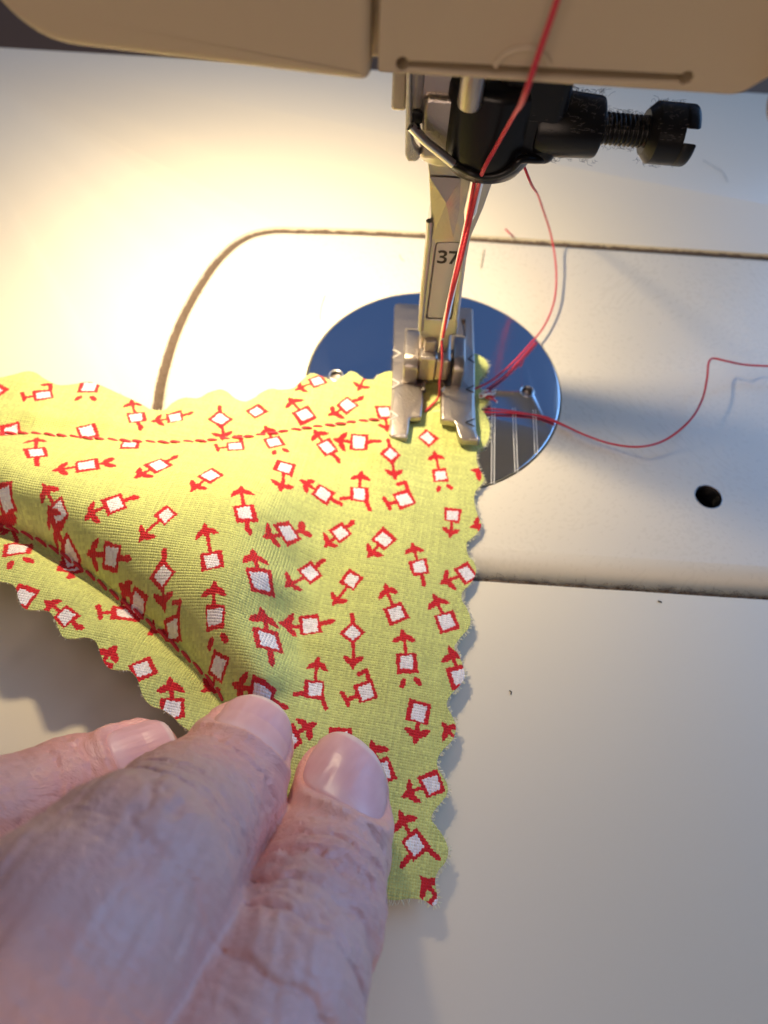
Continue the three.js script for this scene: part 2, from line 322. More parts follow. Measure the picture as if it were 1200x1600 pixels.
// ---- needle bar, clamp and screw
{
  const c0 = V(1.6, 42.5, -0.5);
  // the black clamp body: a rounded block round the needle bar
  const body = [];
  const lathe = new THREE.LatheGeometry([[0.01, 37.9], [2.6, 38.0], [3.9, 38.6], [4.6, 39.8], [4.75, 41.5], [4.7, 47], [4.4, 48.2], [0.01, 48.3]].map((p) => new THREE.Vector2(...p)), 48).scale(1, 1, 0.9).translate(1.9, 0, -0.6);
  body.push(lathe, box(1.8, 8.6, 40.4, 50, -3.4, 2.6, 1.2));
  const clamp_ = part('needle_clamp', body, M.black, machine);
  // boss and clamping screw to the right
  const ax = V(1, -0.016, 0.02).normalize(), at = (x) => V(7, 43.6, 0).addScaledVector(ax, x - 7);
  part('clamp_boss', cyl(at(6), at(12.5), 3.05, 2.75, 48, 0.35), M.black, machine);
  const th = [cyl(at(12), at(19), 1.25, 1.25, 32)];
  const hel = []; for (let i = 0; i <= 260; i++) { const t = i / 260, a = t * 2 * Math.PI * 12, p = at(12.3 + t * 5.4); hel.push(V(p.x, p.y + 1.3 * Math.cos(a), p.z + 1.3 * Math.sin(a))); }
  th.push(new THREE.TubeGeometry(new THREE.CatmullRomCurve3(hel), 1100, 0.17, 6));
  part('screw_thread', th, M.black, machine);
  const sm = new THREE.Shape();
  const head = [];
  // slotted head: two halves and a core, so that the slot is a real cut
  for (const s of [1, -1]) {
    const n = 24, r = 2.75, pts = [];
    const a0 = Math.asin(0.62 / r);
    for (let k = 0; k <= n; k++) { const f = a0 + (Math.PI - 2 * a0) * k / n; pts.push([r * Math.cos(f), s * r * Math.sin(f)]); }
    if (s < 0) pts.reverse();
    const g = extrude(pts, 1.5, 0.4, [], 4);
    head.push(g.translate(0, 0, 3.1));
  }
  head.push(new THREE.CylinderGeometry(2.75, 2.75, 2.4, 48).rotateX(Math.PI / 2).translate(0, 0, 2.0), new THREE.CylinderGeometry(2.75, 2.0, 0.8, 48).rotateX(Math.PI / 2).translate(0, 0, 0.4));
  const hq = new THREE.Quaternion().setFromUnitVectors(V(0, 0, 1), ax).multiply(new THREE.Quaternion().setFromAxisAngle(V(0, 0, 1), -0.54));
  part('clamp_screw', head.map((g) => g.applyQuaternion(hq).translate(at(16.9).x, at(16.9).y, at(16.9).z)), M.black, machine);
  part('screw_face', (() => { const e = at(21.62); return new THREE.CylinderGeometry(1.9, 1.9, 0.08, 40).rotateX(Math.PI / 2).applyQuaternion(hq).translate(at(20.05).x, e.y, e.z); })(), M.chrome, machine);
  // bright pin in front of the clamp
  part('clamp_pin', cyl(V(-0.85, 46.6, 3.6), V(-0.6, 56, 3.4), 1.1, 1.2, 32, 0.4), M.nickel, machine);
  // wire thread guide: from the left, down along the clamp and round in a loop
  const wire = curveOf([[-5.53, 44.01, 2.5], [-5.37, 43.45, 2.5], [-4.62, 42.66, 2.5], [-2.79, 41.32, 2.5], [-1.26, 40.26, 2.5], [0.24, 40.13, 3.4], [1.7, 39.82, 3.4], [3.13, 40.13, 3.4], [4.26, 40.9, 3.4], [4.85, 41.76, 3.4], [7.6, 41.2, 1.8], [7.4, 42.2, 0.4]]);
  part('thread_guide', tube(wire, 0.42, 160, 14), M.black, machine);
  // fuzz on clamp and screw
  const fz = [];
  for (let i = 0; i < 620; i++) {
    const x = rr(5, 20), up = rnd() < 0.6, r = x < 12.5 ? 2.9 : x < 17 ? 1.45 : 2.7, a = up ? rr(0.3, 2.8) : rr(3.6, 5.8), p = at(x), o = V(p.x, p.y + r * Math.sin(a), p.z + r * Math.cos(a)), l = rr(0.2, 0.8) * (x < 12.5 ? 1 : 0.7);
    fz.push(new THREE.TubeGeometry(curveOf([o, o.clone().add(V(rr(-0.5, 0.5) * l, Math.sin(a) * l * 0.5, Math.cos(a) * l * 0.4)), o.clone().add(V(rr(-1.2, 1.2) * l, Math.sin(a) * l * 0.8, Math.cos(a) * l * 0.6))]), 5, 0.014, 4));
  }
  tag(part('lint_fuzz', fz, M.fuzz, machine), null, null, null, 'stuff');
}
// presser bar and lever left of the clamp
{
  part('presser_bar', cyl(V(-2.2, 37.2, -4.5), V(-2.2, 64, -4.5), 3.3, 3.3, 40, 0.4), M.chrome, machine);
  part('bar_collar', [box(-6.6, -0.2, 43.5, 64, -5.5, 0.4, 0.5), box(-5.0, 0.8, 39.6, 46, -4.8, 1.2, 0.6)], M.nickel, machine);
  part('collar_tab', box(-8.1, -6.6, 42.8, 60, -4.4, -1.6, 0.35), M.nickel, machine);
  const lev = extrude(rounded([[-6.31, 49.22], [-5.87, 42.81], [-5.52, 41.45], [-4.88, 40.61], [-4.89, 39.99], [-5.26, 39.68], [-6.11, 39.62], [-6.41, 40.23], [-6.58, 44.04], [-6.77, 49.2]], 0.35), 1.1, 0.25, [], 3).translate(0, 0, 0.6);
  part('release_lever', lev, M.chrome, machine);
  part('lever_block', (() => { const k = [[-5.92, 44.29], [-5, 48.09]]; return box(k[0][0], k[1][0], k[0][1], 60, -2.4, 0.6, 0.35); })(), M.nickel, machine);
  { const k = [-5.5, 43.68]; part('lever_pin', [cyl(V(k[0], k[1], -0.8), V(k[0], k[1], 0.9), 0.72, 0.72, 24, 0.15), box(k[0] - 0.7, k[0] + 0.9, k[1] - 0.6, k[1] + 0.6, -1.5, 0.1, 0.15)], M.black, machine); }
  part('guide_arm', tube([[-6.02, 44.03, 2.7], [-5.36, 43.38, 2.7], [-4.55, 42.66, 2.7], [-2.79, 41.38, 2.7], [-1.54, 40.44, 2.7]], 0.44, 60, 14), M.needle, machine);
}

// ---------------------------------------------------------------- needle
{
  const a = V(1.52, 38.6, 0), b = V(0.13, 13.4, 0.05), n = thing('needle', V(0.1, 13, 0), 'slim steel machine needle hanging before the presser foot shank', 'needle');
  const d = b.clone().sub(a), P = (t) => a.clone().addScaledVector(d, t);
  part('shaft', [cyl(P(0), P(0.22), 0.72, 0.72, 24), cyl(P(0.22), P(0.27), 0.72, 0.42, 24), cyl(P(0.27), P(0.93), 0.42, 0.38, 24)], M.needle, n);
  part('tip', cyl(P(0.93), P(1.12), 0.38, 0.04, 20), M.needle, n);
  part('groove', cyl(P(0.28).add(V(0.1, 0, 0.34)), P(0.9).add(V(0.1, 0, 0.32)), 0.12, 0.1, 8), M.ink, n);
}

// ---------------------------------------------------------------- presser foot
{
  const foot = thing('presser_foot', V(0, 1.2, -2), 'metal presser foot numbered 37 clipped onto its shank, resting on yellow fabric', 'presser foot');
  const FT = 2.5;
  const nickel = M.nickel;
  const sole = [[-6.53, -17.3], [6.1, -17.27], [6.29, -5.23], [6.21, 2.21], [6.35, 7.11], [6.83, 8.88], [3.94, 8.88], [3.29, 5.97], [1.24, 5.67], [1.12, 0.33], [1.63, -0.69], [1.23, -1.78], [0.36, -2.33], [-0.8, -1.98], [-1.54, -0.93], [-1.46, 2.11], [-1.65, 5.55], [-3.28, 5.68], [-3.43, 9.01], [-6.17, 9.22], [-6.21, 4.87], [-6.23, -0.42], [-6.28, -5.46]];
  // window in the rear of the sole, where the plate shows through
  const win = [[3.93, -14.81], [5.06, -14.91], [5.14, -11.74], [4.81, -2.32], [4.32, -2.28], [4.34, -11.67]];
  const soleR = rounded(sole.map(([x, z], i) => [x, z, i < 1 ? 0.8 : 0.35]), 0.35, 4);
  part('sole', uvPlane(slab(soleR, FT, 1.25, 0.2, [rounded(win, 0.3)], 3), 14), nickel, foot);
  // raised front plates on either side of the needle slot
  const isle = (p, t) => uvPlane(slab(rounded(p, 0.45, 4), t, 0.5, 0.22, [], 3), 14);
  part('side_plate', isle([[-6, 0.55], [-4.81, -0.41], [-2.8, -0.57], [-1.53, 0.67], [-1.48, 2.36], [-1.67, 5.67], [-3.34, 5.8], [-3.5, 9.01], [-6.05, 9.21], [-6.11, 5.09]].map(([x, z]) => [x * 0.985, z]), FT + 0.3), nickel, foot);
  part('side_plate', isle([[1.79, -0.33], [2.84, -1.16], [5.24, -1.11], [6.09, 0.05], [6.06, 3.65], [6.21, 7.23], [6.65, 8.89], [3.99, 8.98], [3.25, 5.97], [1.3, 5.78], [1.23, 0.69]].map(([x, z]) => [x * 0.985, z]), FT + 0.3), nickel, foot);
  // toes curve up at the front
  const toe = (x0, x1, z) => box(x0, x1, 1.15, FT + 0.26, z - 0.5, z + 0.5, 0.42);
  const tL = [[-6.07, 9.08], [-3.45, 8.87]], tR = [[4.1, 8.74], [6.86, 8.75]];
  part('toe', toe(tL[0][0], tL[1][0], tL[0][1] - 0.15), nickel, foot);
  part('toe', toe(tR[0][0], tR[1][0], tR[0][1] - 0.15), nickel, foot);
  // rim of the needle slot
  part('slot_rim', tube([[1.21, 2.6, 0.53], [1.58, 2.6, -0.48], [1.27, 2.6, -1.57], [0.4, 2.6, -2.12], [-0.71, 2.6, -1.78], [-1.4, 2.6, -0.73], [-1.41, 2.6, 0.74]], 0.28, 60, 10), nickel, foot);
  // hinge: two ears and the round joint between them
  const ear = (name, q) => { // q: x range, z range
    const prof = rounded([[q[2], FT - 0.1, 0.1], [q[3], FT - 0.1, 0.1], [q[3], 6.2, 0.5], [q[3] - 1.2, 7.3, 0.6], [q[2] + 3.0, 7.3, 0.6], [q[2], 4.6, 0.4]], 0.4, 4);
    return extrude(prof.map(([z, y]) => [-z, y]).reverse(), q[1] - q[0], 0.22, [], 3).rotateY(Math.PI / 2).translate(q[0], 0, 0);
  };
  const eL = [[-4.66, -6.99], [-2.52, -0.68], [2.53, -7.22], [4.22, -0.88]];
  part('hinge_ear', uvPlane(ear('l', [eL[0][0], eL[1][0], eL[0][1] - 3.0, eL[1][1] + 0.2]), 14, 0, 2), nickel, foot);
  part('hinge_ear', uvPlane(ear('r', [eL[2][0], eL[3][0], eL[2][1] - 2.0, eL[3][1] + 0.2]), 14, 0, 2), nickel, foot);
  const kz = [[-2.51, -5.26], [2.23, -1.44]];
  part('hinge_joint', [uvPlane(box(kz[0][0], lerp(kz[0][0], kz[1][0], 0.56), 2.9, 7.9, kz[0][1] - 1.2, kz[1][1] + 0.4, 0.4), 14), uvPlane(box(lerp(kz[0][0], kz[1][0], 0.5), kz[1][0] - 0.1, 2.9, 7.4, kz[0][1] - 1.6, kz[1][1] + 0.2, 0.45), 14), cyl(V(kz[0][0], 4.6, kz[1][1] - 1.6), V(kz[1][0], 4.6, kz[1][1] - 1.6), 1.7, 1.7, 40, 0.3)], nickel, foot);
  part('hinge_pin', cyl(V(eL[0][0] - 0.1, 5, eL[0][1] + 2.3), V(eL[3][0] + 0.1, 5, eL[0][1] + 2.3), 0.8, 0.8, 20), nickel, foot);
  // shank with a recessed number plate
  const zs = -2.6;
  const shank = [[-3.94, 37.17], [-3.62, 35.14], [-2.94, 30.01], [-3.09, 27.41], [-3.09, 24.67], [-2.98, 18.48], [-2.89, 11.85], [-2.67, 10.23], [2.47, 11.2], [2.37, 14.13], [2.17, 19.02], [2.01, 24.48], [2.06, 27.53], [2.95, 31.65], [3.5, 35.34], [3.38, 37.68]];
  const panel = rounded([[-2, 26.56], [-2.1, 16.09], [-2.12, 13.86], [1.41, 14.05], [1.39, 16.39], [1.07, 26.8]], 0.5, 5);
  const inset = panel;
  part('shank', uvPlane(extrude(rounded(shank, 0.4, 3).reverse(), 4.2, 0.15, [inset.slice()], 3).translate(0, 0, zs - 4.2), 14, 0, 1), M.chrome, foot);
  const cx = inset.reduce((a, p) => a + p[0], 0) / inset.length, cy = inset.reduce((a, p) => a + p[1], 0) / inset.length;
  const plateShape = inset.map(([x, y]) => [cx + (x - cx) * 0.93, cy + (y - cy) * 0.975]);
  const np = part('number_plate', uvPlane(extrude(plateShape, 0.7, 0.12, [], 2).translate(0, 0, zs - 0.85), 14, 0, 1), new THREE.MeshStandardMaterial({ name: 'grey_plate', color: col(0.46, 0.43, 0.40), metalness: 0.2, roughness: 0.5, bumpMap: scratches, bumpScale: 0.00001 }), foot);
  part('plate_back', extrude(inset.map(([x, y]) => [cx + (x - cx) * 1.02, cy + (y - cy) * 1.02]), 0.3, 0, [], 1).translate(0, 0, zs - 1.3), M.nickel, foot);
  {
    const { FontLoader } = await import('three/addons/loaders/FontLoader.js'), { TextGeometry } = await import('three/addons/geometries/TextGeometry.js');
    const font = await new FontLoader().loadAsync('fonts/droid/droid_sans_bold.typeface.json');
    const t = [[-1.62, 23.42], [-1.65, 25.37], [0.86, 23.52]], h = t[1][1] - t[0][1];
    ['3', '7'].forEach((ch, i) => {
      const g = new TextGeometry(ch, { font, size: h, depth: 0.05, curveSegments: 8, bevelEnabled: false });
      g.computeBoundingBox(); const s = g.boundingBox.max.x - g.boundingBox.min.x, w = (t[2][0] - t[0][0]) * 0.49;
      part('numeral', g.scale(w / s, 1, 1).translate(t[0][0] + i * w * 1.12 - 0.05, t[0][1], zs - 0.14), M.ink, np);
    });
  }
  // wedge-shaped upper shank with creased facets, and the step below
  const W = [[-3.57, 35.36, -2.4], [-0.11, 35.38, -2.4], [0.27, 31.26, -2.4], [-0.02, 27.53, -2.4], [-2.6, 27.14, -2.4], [-2.81, 31.03, -2.4]], wc = [-1.41, 32.52, -1.9], g = new THREE.BufferGeometry();
  const wpos = []; const pts = [W[0], W[1], W[2], W[3], W[4], W[5]];
  for (let i = 0; i < 6; i++) { const a = pts[i], b = pts[(i + 1) % 6]; wpos.push(...wc, ...b, ...a); }
  g.setAttribute('position', new THREE.Float32BufferAttribute(wpos, 3)); g.computeVertexNormals();
  part('facet', uvPlane(g, 14, 0, 1), M.nickel, foot);
  part('shank_rail', tube([[1.35, 35.54, -2.2], [1.42, 31.5, -2.2], [1.48, 27.8, -2.2], [1.54, 23.2, -2.2], [1.8, 17.93, -2.2], [1.89, 14.49, -2.2]], 0.28, 40, 10), M.chrome, foot);
  part('shank_rail', tube([[-3.07, 29.8, -2.3], [-2.93, 27.38, -2.3], [-2.93, 24.74, -2.3], [-2.91, 18.77, -2.3], [-2.73, 12.17, -2.3]], 0.42, 40, 10), M.chrome, foot);
  part('neck', [box(-2.6, 1.7, 7, 13.8, -6.5, -2.9, 0.4), box(-2.0, -0.2, 6.5, 10, -3.6, -2.2, 0.3)], nickel, foot);
  // V marks along both edges
  const vm = (a, b, c) => tube(new THREE.CatmullRomCurve3([V(...a), V(...a).lerp(V(...b), 0.96), V(...b), V(...b).lerp(V(...c), 0.04), V(...c)], false, 'catmullrom', 0), 0.07, 24, 6);
  const L3 = [[-6.31, 2.55, -7.24], [-5.15, 2.55, -6.55], [-6.28, 2.55, -5.55], [-6.23, 2.85, -1.11], [-5.09, 2.85, -0.34], [-6.15, 2.85, 0.48], [-6.22, 2.85, 4.91], [-5.02, 2.85, 5.68], [-6.23, 2.85, 6.53]];
  const R3 = [[6.2, 2.55, -7.25], [5.21, 2.55, -6.38], [6.19, 2.55, -5.69], [6.1, 2.85, -0.89], [4.85, 2.85, -0.05], [6.04, 2.85, 0.46], [6.13, 2.85, 5.32], [4.73, 2.85, 6.12], [6.11, 2.85, 6.7]];
  for (let k = 0; k < 3; k++) { part('edge_mark', vm(...L3.slice(k * 3, k * 3 + 3)), M.mark, foot); part('edge_mark', vm(...R3.slice(k * 3, k * 3 + 3)), M.ink, foot); }
}

// ---------------------------------------------------------------- patchwork fabric
const TPS = (ctrl) => {                                                // smooth height over x, z through measured points
  const n = ctrl.length, N = n + 3, A = Array.from({ length: N }, () => new Float64Array(N + 1)), k = (r2) => (r2 < 1e-12 ? 0 : 0.5 * r2 * Math.log(r2));
  for (let i = 0; i < n; i++) {
    for (let j = 0; j < n; j++) A[i][j] = k((ctrl[i][0] - ctrl[j][0]) ** 2 + (ctrl[i][1] - ctrl[j][1]) ** 2);
    A[i][i] += 0.05; A[i][n] = A[n][i] = 1; A[i][n + 1] = A[n + 1][i] = ctrl[i][0]; A[i][n + 2] = A[n + 2][i] = ctrl[i][1]; A[i][N] = ctrl[i][2];
  }
  for (let c = 0; c < N; c++) {
    let p = c; for (let r = c + 1; r < N; r++) if (Math.abs(A[r][c]) > Math.abs(A[p][c])) p = r;
    [A[c], A[p]] = [A[p], A[c]];
    for (let r = c + 1; r < N; r++) { const f = A[r][c] / A[c][c]; if (f) for (let q = c; q <= N; q++) A[r][q] -= f * A[c][q]; }
  }
  const w = new Float64Array(N);
  for (let r = N - 1; r >= 0; r--) { let s = A[r][N]; for (let q = r + 1; q < N; q++) s -= A[r][q] * w[q]; w[r] = s / A[r][r]; }
  return (x, z) => { let s = w[n] + w[n + 1] * x + w[n + 2] * z; for (let i = 0; i < n; i++) s += w[i] * k((x - ctrl[i][0]) ** 2 + (z - ctrl[i][1]) ** 2); return s; };
};
const HB = TPS([[-64.19, 16.18, 7], [-57.63, 15.83, 6.8], [-52.8, 15.34, 6.5], [-47.04, 15.16, 6], [-41.24, 14.87, 5.5], [-35.5, 14.14, 4.8], [-30.57, 13.01, 4.2], [-24.7, 11.36, 3.6], [-18.71, 9.22, 3], [-12.5, 7.34, 2.5], [-7.03, 5.64, 1.9], [-2.35, 3.47, 0.95], [2.42, 2.45, 0.9], [7.41, 2.05, 0.9], [-61.2, 26.67, 5.4], [-54.25, 28.5, 5.1], [-50.88, 29.38, 4.8], [-47.35, 30.86, 4.5], [-42.76, 33.48, 4.2], [-38.14, 36.49, 4], [-33.65, 39.41, 3.8], [-29.19, 42.66, 3.7], [-24.83, 46.16, 3.6], [-22.11, 49.28, 3.6], [-59.76, 23.07, 10.8], [-48.62, 23.63, 10.8], [-41.13, 25.37, 10.8], [-33.68, 27.84, 10.6], [-26.74, 32.17, 10.8], [-22.18, 38.02, 10.2], [-19.45, 43.3, 8.6], [-18.08, 46.46, 7.4], [-20.32, 26.28, 8.8], [-16.06, 24.92, 3.6], [-17.64, 17.75, 4.6], [-16.62, 31.2, 3.2], [-17.1, 37.25, 3.2], [-19.29, 34.45, 8], [-59.48, 25.54, 9.6], [-51.11, 27.53, 9.4], [-45.63, 29.57, 9], [-40.13, 31.88, 8.7], [-34.53, 35.23, 8.3], [-29.3, 39.16, 8], [-24.59, 43.6, 7.4], [-7.61, 12.16, 2.9], [-10.28, 12.5, 1.5], [-2.02, 13.58, 0.8], [-5.21, 14.54, 1.9], [-12.24, 21.1, 2.5], [-13.74, 27.88, 2.4], [-15.12, 34.29, 2.5], [-16.16, 41.97, 3], [-16.49, 47.33, 4.4], [-14.14, 49.45, 3.4], [-12, 46.02, 2], [-12.97, 39.89, 2.2], [-2.86, 16.68, 1.4], [5.68, 15.74, 0.9], [5.82, 28.61, 1], [4.24, 39.33, 1.5], [3.12, 50.13, 1.6], [2.13, 59.65, 1.7], [1.27, 67.18, 2], [-5.68, 30.78, 2], [-3.48, 43.24, 2.2], [-6.73, 51.65, 2.6], [-2.85, 57.44, 2.3], [-14.93, 54.99, 3.2], [-8.14, 60.97, 2.8], [-2.42, 66.87, 2.2], [-18.45, 54.04, 4.2]]);
const HA = TPS([[-64.19, 16.18, 7], [-57.63, 15.83, 6.8], [-52.8, 15.34, 6.5], [-47.04, 15.16, 6], [-41.24, 14.87, 5.5], [-35.5, 14.14, 4.8], [-30.57, 13.01, 4.2], [-24.7, 11.36, 3.6], [-18.71, 9.22, 3], [-12.5, 7.34, 2.5], [-7.03, 5.64, 1.9], [-2.35, 3.47, 0.95], [2.42, 2.45, 0.9], [7.41, 2.05, 0.9], [-68.36, 6.74, 5.5], [-58.33, 4.12, 5.6], [-53.31, 5.45, 4.6], [-44.67, 6, 4], [-37.83, 7.87, 3.4], [-34.03, 4.96, 3.2], [-31.19, 2.97, 2.8], [-26.76, 4.12, 2.3], [-23.44, 1.6, 2.2], [-17.91, -1.87, 2], [-12.56, -2.87, 1.8], [-6.45, -3.94, 1.3], [0.36, -5.5, 0.9], [6.56, -8.92, 0.9], [8.8, -0.25, 0.9], [-53.93, 11.43, 6.6], [-43.86, 11.34, 5.4], [-31.27, 9.28, 4], [-19.26, 4.51, 2.8], [-11.03, 2.16, 2.2]]);
const HC = TPS([[-61.2, 26.67, 5.4], [-54.25, 28.5, 5.1], [-50.88, 29.38, 4.8], [-47.35, 30.86, 4.5], [-42.76, 33.48, 4.2], [-38.14, 36.49, 4], [-33.65, 39.41, 3.8], [-29.19, 42.66, 3.7], [-24.83, 46.16, 3.6], [-22.11, 49.28, 3.6], [-55.99, 37.4, 8], [-48.99, 37.31, 7.8], [-43.62, 40.44, 7.6], [-37.91, 43.2, 7.2], [-33.24, 46.39, 6.8], [-29.11, 50.15, 6.2], [-21.22, 53.35, 5], [-49.1, 34.16, 7.4], [-42.15, 37.67, 7.1], [-36.83, 41.5, 6.7], [-30.17, 45.79, 6.2]]);
const SEAM1 = [[-64.19, 16.18], [-57.62, 15.83], [-52.8, 15.34], [-47.04, 15.16], [-41.24, 14.88], [-35.5, 14.14], [-30.57, 13.01], [-24.7, 11.35], [-18.71, 9.22], [-12.5, 7.34], [-7.03, 5.64], [-2.35, 3.48], [2.42, 2.45], [7.41, 2.05]];
const SEAM2 = [[-61.19, 26.67], [-54.25, 28.5], [-50.88, 29.38], [-47.36, 30.86], [-42.76, 33.48], [-38.13, 36.49], [-33.65, 39.41], [-29.19, 42.66], [-24.83, 46.16], [-22.11, 49.28]];
const RIGHT = [[7.41, 2.05], [8.34, 3.76], [8.58, 6.4], [7.79, 8.6], [6.76, 9.55], [6.65, 11.46], [7.08, 12.89], [7.68, 14.3], [7.21, 15.31], [6.47, 16.33], [6.19, 17.41], [6.26, 18.85], [6.68, 20.45], [7.1, 21.81], [6.74, 22.82], [5.86, 23.88], [5.16, 24.62], [5.07, 25.68], [5.41, 26.79], [6, 27.38], [6.33, 28.56], [6.06, 29.7], [5.37, 30.88], [4.44, 32.07], [4.43, 33.15], [4.92, 33.98], [5.48, 35.41], [5.3, 36.72], [4.49, 37.81], [3.76, 38.8], [3.44, 39.57], [4, 40.5], [4.62, 42.2], [4.7, 43.14], [4.15, 44.12], [3.08, 45.36], [2.55, 46.39], [2.63, 46.97], [3.1, 47.67], [3.63, 48.87], [3.63, 49.59], [3.27, 50.55], [2.39, 51.54], [1.67, 52.51], [1.54, 53.55], [2.06, 54.4], [2.72, 55.43], [2.73, 56.36], [2.03, 57.34], [1.19, 58.37], [1, 59.09], [1.5, 59.76], [2.27, 60.66], [2.83, 61.87], [2.63, 63.04], [1.76, 64.12], [1.5, 64.97], [1.72, 66.24], [1.8, 66.93], [1.28, 67.3]];
const BOTTOM = [[-20.19, 52.04], [-17.64, 55.24], [-13.76, 59.39], [-9.25, 63.74], [-5.75, 66.19], [-2.94, 66.96], [-0.78, 66.72], [0.48, 66.88], [1.28, 67.3]];
const TOPEDGE = [[-68.13, 7.27], [-63.64, 6.76], [-61.22, 5.89], [-59.73, 5.08], [-58.33, 4.12], [-57.11, 4.02], [-55.58, 4.86], [-53.73, 5.45], [-51.79, 4.79], [-49.9, 4], [-47.83, 4.53], [-44.67, 6.01], [-42.19, 6.99], [-39.9, 8.06], [-38.46, 7.84], [-37.51, 6.14], [-36.33, 5.17], [-34, 5.09], [-32.7, 3.75], [-31.21, 2.84], [-30.12, 3.28], [-28.75, 4.31], [-27.25, 4.49], [-26.13, 3.39], [-25.08, 2.17], [-23.91, 1.61], [-22.45, 1.84], [-20.79, 1.39], [-19.74, -0.18], [-18.66, -1.67], [-17.91, -1.87], [-16.59, -1.29], [-14.97, -0.49], [-13.72, -1.6], [-12.56, -2.87], [-11.77, -2.7], [-10.63, -1.77], [-9.07, -1.76], [-8.17, -2.99], [-6.45, -3.94], [-3.57, -3.61], [0.34, -6.41], [3.84, -8.03], [6.56, -8.92], [8.06, -8.12]];
const LOWEDGE = [[-56.07, 37.23], [-52.86, 37.78], [-50.13, 37.28], [-49.06, 37.32], [-48.24, 37.82], [-47.41, 39.16], [-46.56, 40.21], [-45.78, 40.45], [-44.71, 40.32], [-43.62, 40.44], [-42.7, 41.32], [-42, 42.37], [-41.06, 43.37], [-40.03, 43.41], [-38.76, 43.08], [-37.89, 43.28], [-37.28, 43.99], [-36.39, 45.43], [-35.54, 46.31], [-34.43, 46.46], [-33.24, 46.39], [-32.26, 47.2], [-31.55, 48.44], [-30.95, 49.36], [-30.1, 50.01], [-29.03, 50.21], [-27.91, 50.77], [-26.79, 51.64], [-24.69, 52.68], [-22.92, 53.19], [-21.22, 53.35]];
const RIGHTA = [[7.41, 2.05], [8.8, -0.25], [7.85, -1.17], [7.08, -2.36], [7.3, -3.89], [8.01, -4.97], [8.64, -6.45], [8.06, -8.12]];
const line2 = (pts, tension) => { const c = new THREE.CatmullRomCurve3(pts.map(([x, z]) => V(x, 0, z)), false, 'centripetal'); c.arcLengthDivisions = 1200; return (t) => { const p = c.getPointAt(clamp(t, 0, 1)); return [p.x, p.z]; }; };
const sampled = (f, n) => Array.from({ length: n + 1 }, (_, i) => f(i / n));
function smoothed(pts, w) { return pts.map((_, i) => { let x = 0, z = 0, s = 0; for (let k = -w; k <= w; k++) { const q = pts[clamp(i + k, 0, pts.length - 1)], g = Math.exp(-2 * (k / w) ** 2); x += q[0] * g; z += q[1] * g; s += g; } const e = clamp(Math.min(i, pts.length - 1 - i) / w, 0, 1); return [lerp(pts[i][0], x / s, e), lerp(pts[i][1], z / s, e)]; }); }

const TX0 = -64, TZ0 = -12, TW = 80, TN = 2048;                       // the printed cloth, TW units square
